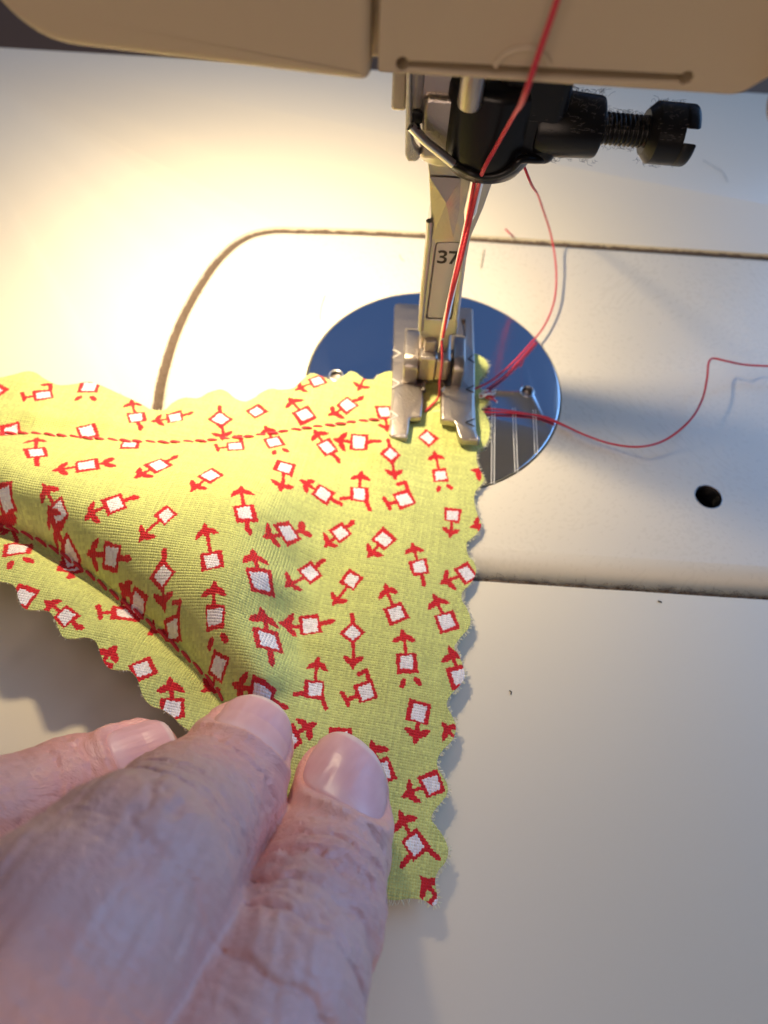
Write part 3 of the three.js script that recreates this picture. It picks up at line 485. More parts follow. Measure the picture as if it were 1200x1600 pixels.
// print: squares with a red outline, arrow-shaped leaves, buds and drops
const MOTIFS = [
  [-54.48, 8.26, -2.18, 1.1, 4],
  [-49.52, 5.13, -1.1, -6.23, 2],
  [-41.42, 10.24, -1.29, -2.66, 1],
  [-36.49, 9.15, -2.05, 1, 1],
  [-56.49, 15.19, -2, -4.46, 6],
  [-46.88, 13.92, -2.46, -3.6, 6],
  [-60.83, 8.71, -3.52, -1.42, 0],
  [-50.25, 20.47, -1.69, -3.09, 1],
  [-43.59, 21.8, -2.48, 1.26, 7],
  [-35.32, 20.12, -1.32, 2.21, 1],
  [-52.14, 26.98, -0.32, -2.05, 6],
  [-45.11, 28.9, -1.59, -2.39, 0],
  [-38.29, 27.65, -2.46, 1.43, 1],
  [-32.02, 28.67, -1.95, 2.7, 0],
  [-40.69, 15.65, -1.01, 0.21, 6],
  [-29.98, 9.04, 0.79, 2.86, 3],
  [-25.42, 6.49, -1.81, -1.87, 6],
  [-18.55, 6.62, -1.95, -2.32, 0],
  [-12.49, 4.01, -1.72, 1.69, 1],
  [-17.36, -0.38, -2.29, 1.71, 0],
  [-9.79, -3.82, -1.1, 3.85, 0],
  [-7, 4.39, 0.43, 2.84, 0],
  [-22.03, 12.37, -1.28, -2.27, 2],
  [-26.94, 14.14, -2.21, 0.92, 4],
  [-14.77, 11.67, -1.41, -1.63, 1],
  [-10.35, 10.24, -2.02, -0.09, 1],
  [-28.25, 21.67, -1.25, 2.27, 0],
  [-19.74, 17.52, 0.11, 3.46, 0],
  [-22.84, 27.43, -1.02, -3.19, 1],
  [-14.48, 19.91, -1.82, -0.63, 1],
  [-9.74, 18.82, -0.03, -2.91, 5],
  [-18, 27.43, -1.81, 1.67, 7],
  [-11.75, 24.96, -1.36, 1.71, 1],
  [-5.96, 25.34, -1.4, 2.1, 0],
  [-5.71, 12.17, 0.61, 2.84, 3],
  [-0.52, 7.97, 2.97, -3.2, 6],
  [1.46, 14.05, -0.79, -3.21, 2],
  [-3.49, 18.91, -2.24, 1.09, 4],
  [3.16, 20.66, -0.25, 2.64, 0],
  [8.69, 21.18, -2.11, 0.87, 0],
  [-1.19, 29.06, -0.83, -2.56, 1],
  [5.05, 29.25, -2.53, 1.4, 0],
  [9.32, 13.86, -2.43, -0.73, 0],
  [-25.48, 34.37, -1.47, -3.84, 0],
  [-20.06, 35.39, -0.99, -2.47, 0],
  [-15.15, 31.09, -1.89, 2.5, 1],
  [-9.81, 31.54, -1.65, 2.73, 0],
  [-24.25, 40.56, -0.44, -2.71, 2],
  [-18.53, 41.78, -0.83, -2.49, 1],
  [-14.44, 37.98, -2.3, 0.53, 1],
  [-9.1, 38.66, 0.34, 3.51, 3],
  [-23.75, 45.09, -0.91, 1.38, 0],
  [-18.56, 47.93, -1.95, -0.52, 1],
  [-12.97, 45.91, -0.01, -2.99, 5],
  [-3.89, 35.81, -1.27, -2.94, 0],
  [2.47, 36.24, -1.25, -2.56, 0],
  [-2.31, 41.97, -0.58, -3.12, 2],
  [-7.05, 45.81, -2.17, 1.11, 4],
  [-0.67, 47.77, -0.22, 2.48, 0],
  [4.15, 43.11, -0.94, -2.54, 0],
  [-9.47, 51.63, 0.46, 2.94, 6],
  [-4.62, 54.66, -0.9, -1.91, 0],
  [4.38, 51.1, -1.65, -1.66, 0],
  [1, 55.49, -2.4, 1.11, 0],
  [-0.68, 61.72, -1.39, -2.28, 5],
  [2.2, 67.02, -1.56, -1.65, 0],
  [-15.23, 52.07, 1.35, -1.06, 0],
  [-50.42, 32.3, -2.42, -3.78, 2],
  [-44.32, 33.14, -1.68, -4.25, 1],
  [-44.44, 32.15, -0.52, -0.86, 0],
  [-46.99, 38.95, -0.35, 2.25, 6],
  [-41.65, 40.81, -2.08, -1.23, 1],
  [-36.19, 38.82, -1.36, 0.59, 4],
  [-34.86, 37.88, -1.28, -1.12, 0],
  [-36.61, 46.98, 0.61, -2.07, 0],
  [-31.96, 46.02, 1.71, 2.38, 6],
  [-28.03, 49.99, -0.58, -2.15, 0],
  [-38.23, 33.23, -2.46, -0.56, 1],
  [-31.16, 35.69, 0.14, 2.41, 3],
  [-30.01, 40.8, -2.8, -0.25, 4],
  [-57.97, 28.94, 3.88, -0.64, 0],
  [-57.97, 21.17, -2.81, -3.9, 1],
  [-62.73, 13.37, -1.46, -3.54, 1],
];
function printTexture() {
  const cv = document.createElement('canvas'); cv.width = cv.height = TN; const g = cv.getContext('2d'), S = TN / TW;
  g.fillStyle = '#d9e088'; g.fillRect(0, 0, TN, TN);
  const RED = '#d81f2c', WHITE = '#fdf7fa';
  const poly = (pts, fill) => { g.fillStyle = fill; g.beginPath(); pts.forEach((p, i) => (i ? g.lineTo(...p) : g.moveTo(...p))); g.closePath(); g.fill(); };
  for (const [mx, mz, ux, uz, type] of MOTIFS) {
    g.save(); g.translate((mx - TX0) * S, (mz - TZ0) * S);
    const L = Math.hypot(ux, uz) * S; g.rotate(Math.atan2(uz, ux) + Math.PI / 2);   // -y towards the leaf
    const q = 1.2 * S * rr(0.92, 1.12), j = () => rr(-0.12, 0.12) * q;
    const leaf = (y, s) => {                                          // the three-lobed arrow
      const w1 = rr(0.85, 1.15), w2 = rr(0.85, 1.15), lobe = (x, yy, an, lx, ly) => { g.save(); g.translate(x, yy); g.rotate(an); g.fillStyle = RED; g.beginPath(); g.moveTo(0, -ly); g.quadraticCurveTo(lx, -ly * 0.2, 0, ly); g.quadraticCurveTo(-lx, ly * 0.1, 0, -ly); g.fill(); g.restore(); };
      lobe(0, y - s * 0.15, rr(-0.15, 0.15), s * 0.66, s * 0.85);
      lobe(s * 0.55, y + s * 0.12, -1.0 + rr(-0.2, 0.2) + Math.PI, s * 0.64, s * 0.8 * w1);
      lobe(-s * 0.55, y + s * 0.12, 1.0 + rr(-0.2, 0.2) + Math.PI, s * 0.64, s * 0.8 * w2);
    };
    const drop = (x, y, a, s) => { g.save(); g.translate(x, y); g.rotate(a); g.fillStyle = RED; g.beginPath(); g.ellipse(0, 0, s * 0.48, s * 0.85, 0, 0, 7); g.fill(); g.restore(); };
    const stem = (pts, w) => { g.strokeStyle = RED; g.lineWidth = w; g.lineCap = 'round'; g.lineJoin = 'round'; g.beginPath(); pts.forEach((p, i) => (i ? g.lineTo(...p) : g.moveTo(...p))); g.stroke(); };
    const w = q * 0.38, ls = q * 0.95, yl = -Math.max(L, q * 1.9);
    if (type <= 3 || type === 5 || type === 7) { stem([[0, -q * 0.8], [j(), yl + ls * 0.3]], w * 0.9); leaf(yl, ls); }
    if (type === 1) { stem([[0, q], [j() * 2, q * 1.9]], w * 1.25); drop(j(), q * 2.0, 0.1, q * 0.5); }
    if (type === 7) { stem([[0, q], [0, q * 1.5]], w); leafBack(); }
    function leafBack() { drop(q * 0.45, q * 2.0, -0.7, q * 0.75); drop(-q * 0.45, q * 2.0, 0.7, q * 0.75); }
    if (type === 2) { drop(q * 0.75, q * 1.95, -0.6, q * 0.62); drop(-q * 0.7, q * 2.0, 0.5, q * 0.62); }
    if (type === 3) { stem([[0, q], [0, q * 2.1]], w * 1.3); }
    if (type === 4) { stem([[0, -q * 0.9], [0, yl], [q * 0.9 + j(), yl - q * 0.1]], w * 1.15); stem([[0, yl], [-q * 0.55, yl]], w * 1.1); stem([[q, q * 0.8], [q * 2.0, q * 0.95], [q * 1.95, q * 0.1]], w * 1.2); }
    if (type === 5) { stem([[q * 0.8, q * 0.8], [q * 1.3, q * 1.9]], w * 1.2); stem([[-q, q * 0.6], [-q * 1.9, q * 0.9]], w * 1.2); }
    // the square itself
    const d = type === 3 ? Math.PI / 4 : rr(-0.12, 0.12); g.rotate(d);
    if (type !== 8) { const k = q * (type === 3 ? 1.0 : 1); poly([[-k + j(), -k + j()], [k + j(), -k + j()], [k + j(), k + j()], [-k + j(), k + j()]], RED); const i = k * 0.67; poly([[-i + j(), -i + j()], [i + j(), -i + j()], [i + j(), i + j()], [-i + j(), i + j()]], WHITE); }
    g.restore();
  }
  // woven: colour is taken thread by thread, each thread a little lighter or darker than the next
  const src = g.getImageData(0, 0, TN, TN).data, out = new Uint8Array(TN * TN * 4), P = WEAVE * S, ca = Math.cos(WARP), sa = Math.sin(WARP);
  const hash = (a, b) => { const h = Math.sin(a * 127.1 + b * 311.7) * 43758.5453; return h - Math.floor(h); };
  for (let y = 0; y < TN; y++) for (let x = 0; x < TN; x++) {
    const u = (x * ca + y * sa) / P, v = (-x * sa + y * ca) / P, iu = Math.floor(u), iv = Math.floor(v), over = (iu + iv) & 1;
    const jx = (over ? (hash(iu, 3) - 0.5) * 0.3 : (hash(iu, iv) - 0.5)) * P * 0.35, jy = (over ? hash(iv, iu) - 0.5 : (hash(iv, 7) - 0.5) * 0.3) * P * 0.35;
    const fu = over ? lerp(u, iu + 0.5, 0.6) : u, fv = over ? v : lerp(v, iv + 0.5, 0.6);
    const X = clamp(Math.round((fu * ca - fv * sa) * P + jx), 0, TN - 1), Y = clamp(Math.round((fu * sa + fv * ca) * P + jy), 0, TN - 1), s = (Y * TN + X) * 4, o = (y * TN + x) * 4;
    const tone = 0.93 + 0.10 * hash(over ? iu : iv + 500, over ? Math.floor(v / 14) : Math.floor(u / 14)) + 0.06 * (hash(iu * 3.1, iv * 1.7) - 0.5);
    for (let k = 0; k < 3; k++) out[o + k] = clamp(src[s + k] * tone, 0, 255);
    out[o + 3] = 255;
  }
  const t = new THREE.DataTexture(out, TN, TN); t.magFilter = THREE.LinearFilter; t.minFilter = THREE.LinearMipmapLinearFilter; t.generateMipmaps = true; t.colorSpace = THREE.SRGBColorSpace; t.needsUpdate = true; return t;
}
const WEAVE = 0.30, WARP = 0.10;                                      // thread pitch in units, turn of the warp
const weaveBump = dataTex(256, (i, j) => {                            // 8 by 8 threads over the tile
  const u = i / 32, v = j / 32, iu = Math.floor(u), iv = Math.floor(v), over = (iu + iv) & 1, a = Math.sin((u - iu) * Math.PI), b = Math.sin((v - iv) * Math.PI);
  return 0.12 + 0.88 * (over ? a ** 0.7 * (0.45 + 0.55 * b) : b ** 0.7 * (0.45 + 0.55 * a)) * (0.9 + 0.1 * Math.sin(i * 1.9 + j * 1.3));
});
weaveBump.repeat.set(TW / WEAVE / 8, TW / WEAVE / 8); weaveBump.rotation = 0; weaveBump.matrixAutoUpdate = false;
{ const r = TW / WEAVE / 8, c = Math.cos(WARP), s = Math.sin(WARP); weaveBump.matrix.set(r * c, r * s, 0, -r * s, r * c, 0, 0, 0, 1); }
const clothMat = new THREE.MeshPhysicalMaterial({ name: 'printed_cotton', map: printTexture(), roughness: 0.88, bumpMap: weaveBump, bumpScale: 0.00022, sheen: 0.25, sheenColor: col(0.9, 0.9, 0.7), sheenRoughness: 0.6, side: THREE.DoubleSide });
const rawEdge = new THREE.MeshStandardMaterial({ name: 'cut_cotton_edge', color: col(0.72, 0.68, 0.38), roughness: 0.95 });
const cloth = thing('patchwork_fabric', V(-20, 1, 30), 'yellow cotton patchwork printed with red and white squares, pinked edges, held under presser foot', 'fabric');

// a panel: four boundary lines in x, z, filled by a Coons patch, lifted by its height field; fine relief f(x, z, u, v)
function panel({ top, bot, left, right, H, nu, nv, relief = () => 0, pinU, pinV }) {
  const T = sampled(top, nu), B = sampled(bot, nu), Lf = sampled(left, nv), R = sampled(right, nv);
  const Bs = pinV ? smoothed(B, pinV) : B, Rs = pinU ? smoothed(R, pinU) : R;
  const grid = [];
  for (let j = 0; j <= nv; j++) for (let i = 0; i <= nu; i++) {
    const u = i / nu, v = j / nv;
    const xz = [0, 1].map((c) => (1 - v) * T[i][c] + v * Bs[i][c] + (1 - u) * Lf[j][c] + u * Rs[j][c] - ((1 - u) * (1 - v) * T[0][c] + u * (1 - v) * T[nu][c] + (1 - u) * v * Bs[0][c] + u * v * Bs[nu][c]));
    const wv = pinV ? sstep(0.55, 1, v) : 0, wu = pinU ? sstep(0.86, 1, u) : 0;
    const x = xz[0] + wv * (B[i][0] - Bs[i][0]) + wu * (R[j][0] - Rs[j][0]), z = xz[1] + wv * (B[i][1] - Bs[i][1]) + wu * (R[j][1] - Rs[j][1]);
    grid.push([x, Math.max(H(x, z, u, v) + relief(x, z, u, v), 0.45), z]);
  }
  const n = (nu + 1) * (nv + 1), pos = new Float32Array(n * 6), uv = new Float32Array(n * 4), idx = [];
  const at = (i, j) => grid[clamp(j, 0, nv) * (nu + 1) + clamp(i, 0, nu)], th = 0.2, N = V(0, 0, 0), e1 = V(0, 0, 0), e2 = V(0, 0, 0);
  for (let j = 0; j <= nv; j++) for (let i = 0; i <= nu; i++) {
    const k = j * (nu + 1) + i, g = grid[k], a = at(i - 2, j), b = at(i + 2, j), c = at(i, j - 2), d = at(i, j + 2);
    e1.set(b[0] - a[0], b[1] - a[1], b[2] - a[2]); e2.set(d[0] - c[0], d[1] - c[1], d[2] - c[2]); N.crossVectors(e2, e1).normalize(); if (N.y < 0) N.negate();
    pos.set(g, k * 3); pos.set([g[0] - N.x * th, g[1] - N.y * th, g[2] - N.z * th], (n + k) * 3);
    const U2 = [(g[0] - TX0) / TW, (g[2] - TZ0) / TW]; uv.set(U2, k * 2); uv.set(U2, (n + k) * 2);
  }
  for (let j = 0; j < nv; j++) for (let i = 0; i < nu; i++) { const a = j * (nu + 1) + i, b = a + 1, c = a + nu + 1, d = c + 1; idx.push(a, c, b, b, c, d, n + a, n + b, n + c, n + b, n + d, n + c); }
  const g = new THREE.BufferGeometry(); g.setAttribute('position', new THREE.BufferAttribute(pos, 3)); g.setAttribute('uv', new THREE.BufferAttribute(uv, 2)); g.setIndex(idx); g.computeVertexNormals();
  const edge = (list) => {                                             // the cut edge along a run of grid points
    const p = [], id = [];
    list.forEach((k, q) => { const o = [pos[k * 3], pos[k * 3 + 1], pos[k * 3 + 2]], w = [pos[(n + k) * 3], pos[(n + k) * 3 + 1], pos[(n + k) * 3 + 2]]; p.push(...o, ...w); if (q) id.push(q * 2 - 2, q * 2 - 1, q * 2, q * 2, q * 2 - 1, q * 2 + 1); });
    const e = new THREE.BufferGeometry(); e.setAttribute('position', new THREE.Float32BufferAttribute(p, 3)); e.setIndex(id); e.computeVertexNormals(); return e;
  };
  return { g, grid, edgeRight: edge(Array.from({ length: nv + 1 }, (_, j) => j * (nu + 1) + nu)), edgeBottom: edge(Array.from({ length: nu + 1 }, (_, i) => nv * (nu + 1) + i)), rightPts: Array.from({ length: nv + 1 }, (_, j) => grid[j * (nu + 1) + nu]), bottomPts: Array.from({ length: nu + 1 }, (_, i) => grid[nv * (nu + 1) + i]) };
}
const seam1 = line2(SEAM1), seam2 = line2(SEAM2);
const straight = (a, b) => (t) => [lerp(a[0], b[0], t), lerp(a[1], b[1], t)];
const rightB = line2(RIGHT), botB = line2([...SEAM2, ...BOTTOM]), topA = line2(TOPEDGE), lowC = line2(LOWEDGE);
const pB = panel({
  top: seam1, bot: botB, left: straight(SEAM1[0], SEAM2[0]), right: rightB, H: (x, z, u, v) => { const h = HB(x, z), a = lerp((HA(x, z) + h) / 2, h, sstep(0, 0.035, v)); return lerp((HC(x, z) + h) / 2, a, Math.max(sstep(0, 0.05, 1 - v), sstep(0.44, 0.56, u))); }, nu: 300, nv: 420, pinU: 26,
  relief: (x, z, u, v) => 0.10 * fbm(x * 0.22, z * 0.22, 3, 3) * sstep(0, 0.08, v) * Math.max(sstep(0, 0.08, 1 - v), sstep(0.44, 0.56, u)) + 0.14 * Math.exp(-v * 16) * Math.sin(u * 95 + 2 * noise(u * 9, 1)),
});
const pA = panel({
  top: seam1, bot: topA, left: straight(SEAM1[0], TOPEDGE[0]), right: line2(RIGHTA), H: (x, z, u, v) => lerp((HA(x, z) + HB(x, z)) / 2, HA(x, z), sstep(0, 0.3, v)), nu: 460, nv: 50, pinV: 24,
  relief: (x, z, u, v) => 0.09 * fbm(x * 0.3, z * 0.3, 9, 3) * sstep(0, 0.4, v) + 0.14 * Math.exp(-v * 3) * Math.sin(u * 95 + 2 * noise(u * 9, 1)),
});
const pC = panel({
  top: seam2, bot: lowC, left: straight(SEAM2[0], LOWEDGE[0]), right: straight(SEAM2[SEAM2.length - 1], LOWEDGE[LOWEDGE.length - 1]), H: (x, z, u, v) => lerp((HC(x, z) + HB(x, z)) / 2, HC(x, z), sstep(0, 0.3, v)), nu: 300, nv: 60, pinV: 22,
  relief: (x, z, u, v) => 0.12 * fbm(x * 0.3, z * 0.3, 5, 3) * sstep(0, 0.4, v) + 0.4 * v * Math.exp(-v * 3) * Math.sin(u * 60),
});
const bodyPanel = part('body_panel', pB.g, clothMat, cloth, 'large fabric panel between the two seams');
const upper = part('seam_allowance', pA.g, clothMat, cloth, 'narrow strip behind the upper seam, pinked along its back edge');
const lower = part('seam_allowance', pC.g, clothMat, cloth, 'strip in front of the lower seam with a wavy pinked edge');
part('cut_edge', [pB.edgeRight, pB.edgeBottom], rawEdge, bodyPanel); part('cut_edge', [pA.edgeBottom, pA.edgeRight], rawEdge, upper); part('cut_edge', [pC.edgeBottom], rawEdge, lower);
// frayed fibres along the cut edges
{
  const fr = [], centre = V(-18, 0, 30);
  const along = (pts, n, from, to, len) => {
    for (let i = 0; i < n; i++) {
      const k = Math.floor(lerp(from, to, rnd()) * (pts.length - 2)) + 1, p = V(...pts[k]), t = V(...pts[k + 1]).sub(V(...pts[k - 1])).normalize(), o = V(-t.z, 0, t.x); if (o.dot(p.clone().sub(centre)) < 0) o.negate();
      const l = rr(0.2, len), d = o.multiplyScalar(l).addScaledVector(t, rr(-0.5, 0.5) * l); p.y -= 0.1;
      fr.push(new THREE.TubeGeometry(curveOf([p.clone().addScaledVector(d, -0.3), p.clone().addScaledVector(d, 0.4).add(V(0, rr(-0.05, 0.1), 0)), p.clone().add(d).add(V(rr(-0.1, 0.1), rr(-0.2, 0.15), rr(-0.1, 0.1)))]), 4, rr(0.03, 0.055), 4));
    }
  };
  along(pB.rightPts, 420, 0.02, 1, 0.45); along(pB.bottomPts, 60, 0.86, 1, 0.6); along(pA.bottomPts, 100, 0.02, 0.8, 0.25); along(pC.bottomPts, 40, 0.02, 0.9, 0.22); along(pA.rightPts, 60, 0, 1, 0.5);
  tag(part('frayed_fibres', fr, new THREE.MeshStandardMaterial({ name: 'pale_fibre', color: col(0.78, 0.75, 0.55), roughness: 1 }), cloth), null, null, null, 'stuff');
}
// stitches along both seams, one mesh each
{
  const run = (f, t0, t1, n, h, amp) => {
    for (let i = 0; i < n; i++) {
      const a = lerp(t0, t1, (i + 0.0) / n), b = lerp(t0, t1, (i + 0.98) / n), pts = [];
      for (let k = 0; k <= 4; k++) {
        const t = lerp(a, b, k / 4), p = f(t), q = f(Math.min(t + 0.002, 1)), dx = q[0] - p[0], dz = q[1] - p[1], l = Math.hypot(dx, dz) || 1, s = amp * (k / 4 - 0.5) * 2;
        pts.push(V(p[0] - dz / l * s, h(p[0], p[1]) - 0.04 + 0.16 * Math.sin(k / 4 * Math.PI) - (k % 4 ? 0 : 0.24), p[1] + dx / l * s));
      }
      part('stitch', tube(pts, 0.21, 12, 8), M.stitch, cloth);
    }
  };
  const fill = (f, h, n, name) => part(name, tube(Array.from({ length: n }, (_, i) => { const p = f(i / (n - 1)); return V(p[0], h(p[0], p[1]) - 0.2, p[1]); }), 0.2, n * 3, 8), rawEdge, cloth);
  fill(seam1, (x, z) => (HB(x, z) + HA(x, z)) / 2, 60, 'seam_fold'); fill(seam2, (x, z) => (HB(x, z) + HC(x, z)) / 2, 40, 'seam_fold');
  run(seam1, 0.03, 0.83, 36, (x, z) => (HB(x, z) + HA(x, z)) / 2, 0.16);
  run(seam2, 0.08, 0.97, 20, (x, z) => (HB(x, z) + HC(x, z)) / 2, 0.14);
}

// ---------------------------------------------------------------- threads
const thread = (pts, r, label, fuzzy, name = 'thread') => {
  const c = curveOf(pts), L = c.getLength(), p = c.getPointAt(1), m = solo(name, tube(c, r, Math.ceil(L * 6), 10), threadMat(Math.round(L / 1.1)), V(p.x, p.y - r, p.z), label, 'thread');
  return m;
};
thread([[2.87, 65.8, 17.5], [2.54, 61.53, 17.5], [2.19, 58.96, 17.5], [1.81, 56.12, 17.5], [2.85, 47.64, 6.51], [2.06, 43.22, 4.4], [1.44, 41.38, 4.4], [1.46, 36.41, 1.2], [0.99, 28, 1.2], [0.38, 19.48, 0.7], [0.22, 14.07, 0.7]], 0.21, 'red upper thread running from the top down to the needle eye', true);
thread([[1.06, 37.31, 0.9], [0.92, 31.3, 0.9], [0.58, 25.83, 0.9], [0.32, 20.75, 0.9], [0.26, 15.36, 0.9]], 0.2, 'second strand of red thread lying close beside the needle', true);
thread([[0.15, 13.07, 0.1], [0.54, 10.29, 1], [0.71, 5.15, 1], [0.79, 1.6, 0.96], [-1.04, 1.2, 3.33]], 0.17, 'short red thread from the needle eye down into the slot of the foot', true);
thread([[6.2, 37.91, -2], [7.17, 36.25, -2], [15.81, 12, -31.04], [19.53, 4, -33.43], [20.31, 2.4, -27.77], [19.67, 1.8, -20.8], [17.68, 1.6, -15.09], [14.99, 1.6, -10.73], [11.22, 1.4, -5.71], [8.62, 1.2, -3.11], [6.74, 1.2, -1.82], [5.3, 1, -1.12]], 0.15, 'loose red thread looping from the clamp to the right side of the foot', true);
thread([[16.32, 0.6, -12.47], [13.68, 0.6, -8.59], [10.84, 0.6, -4.7], [8.1, 0.6, -1.93], [6.52, 0.6, -0.31]], 0.13, 'thin dark red thread lying on the steel plate under the looped thread', true);
thread([[5.76, 1, 1.78], [7.45, 0.6, 2.18], [12.08, 0.6, 2.05], [16.88, 0.6, 2.39], [18.93, 0.6, 3.3], [22.73, 1, 5.65], [26.65, 1, 6.95], [30.12, 2, 7.84], [34.06, 2, 6.29], [37.02, 3.6, 4.13], [39.81, 3.6, -0.22], [40.99, 4.2, -4.1], [41.85, 4.2, -7.33], [42.69, 4, -8.23], [44.69, 4, -7.88], [48.48, 2.6, -8.67], [55, 2.6, -8.82]], 0.16, 'long red thread tail curving over the cream arm to the right edge', true);
thread([[7.08, 0.55, 1.56], [11.14, 0.55, 1.6], [15.93, 0.55, 2.31], [18.84, 0.55, 3.39], [21.52, 0.55, 4.6]], 0.13, 'short second strand beside the long red thread tail on the plate', true);
// tuft of frayed threads at the right side of the foot
{
  const t = [], c = V(...[7.82, 1.6, -0.22]);
  for (let i = 0; i < 22; i++) { const a = rr(-0.9, 0.5), l = rr(0.8, 2.0), o = c.clone().add(V(rr(-0.9, 0.3), rr(-0.3, 0.3), rr(-0.7, 0.7))); t.push(tube([o, o.clone().add(V(Math.cos(a) * l * 0.5, rr(0, 0.5), Math.sin(a) * l * 0.5)), o.clone().add(V(Math.cos(a) * l, rr(-0.1, 0.6), Math.sin(a) * l))], rr(0.08, 0.16), 8, 6)); }
  const tf = thing('thread_tuft', c, 'small frayed tuft of white and red threads beside the foot', 'thread tuft');
  part('white_fibre', t.filter((_, i) => i % 3), M.mark, tf); part('red_fibre', t.filter((_, i) => !(i % 3)), M.stitch, tf);
}
// loose fibres and specks
const fibre = (pts, r, m, label) => { const p = V(...pts[0]); solo('loose_fibre', tube(pts, r, 24, 6), m, p, label, 'fibre'); };
fibre([[-18.21, 0.1, -20.41], [-18.58, 0.1, -17.71], [-18.51, 0.1, -14.84]], 0.045, M.hair, 'fine dark hair left of the foot, lying just behind the plate');
fibre([[8.64, 0.1, -34.2], [8.38, 0.1, -32.21], [8, 0.1, -29.43]], 0.07, M.hair, 'short black fibre on the cream arm right of the number 37');
fibre([[12.54, 0.2, -39.87], [12.97, 1.2, -37.62], [13.97, 0.2, -37.95]], 0.14, M.stitch, 'tiny red thread snippet on the lint seam right of the shank');
fibre([[-6.3, 0.1, -31.65], [-5.92, 0.1, -30.55], [-5.34, 0.1, -29.95]], 0.04, M.hair, 'faint short fibre on the cream arm left of the shank');
fibre([[52.46, 0.1, -64.37], [53.98, 0.1, -62.89], [55.66, 0.1, -61.05], [56.2, 0.1, -57.95]], 0.03, M.hair, 'thin curved hair on the table right of the clamp screw');
fibre([[10.35, -0.05, 43.97], [10.58, -0.05, 44.11], [10.49, -0.05, 44.43]], 0.06, M.hair, 'tiny dark speck on the bare lower table right of the fabric');
fibre([[30.24, -0.05, 30.94], [30.72, -0.05, 31.08]], 0.09, M.hair, 'dark crumb on the table close before the lint joint');

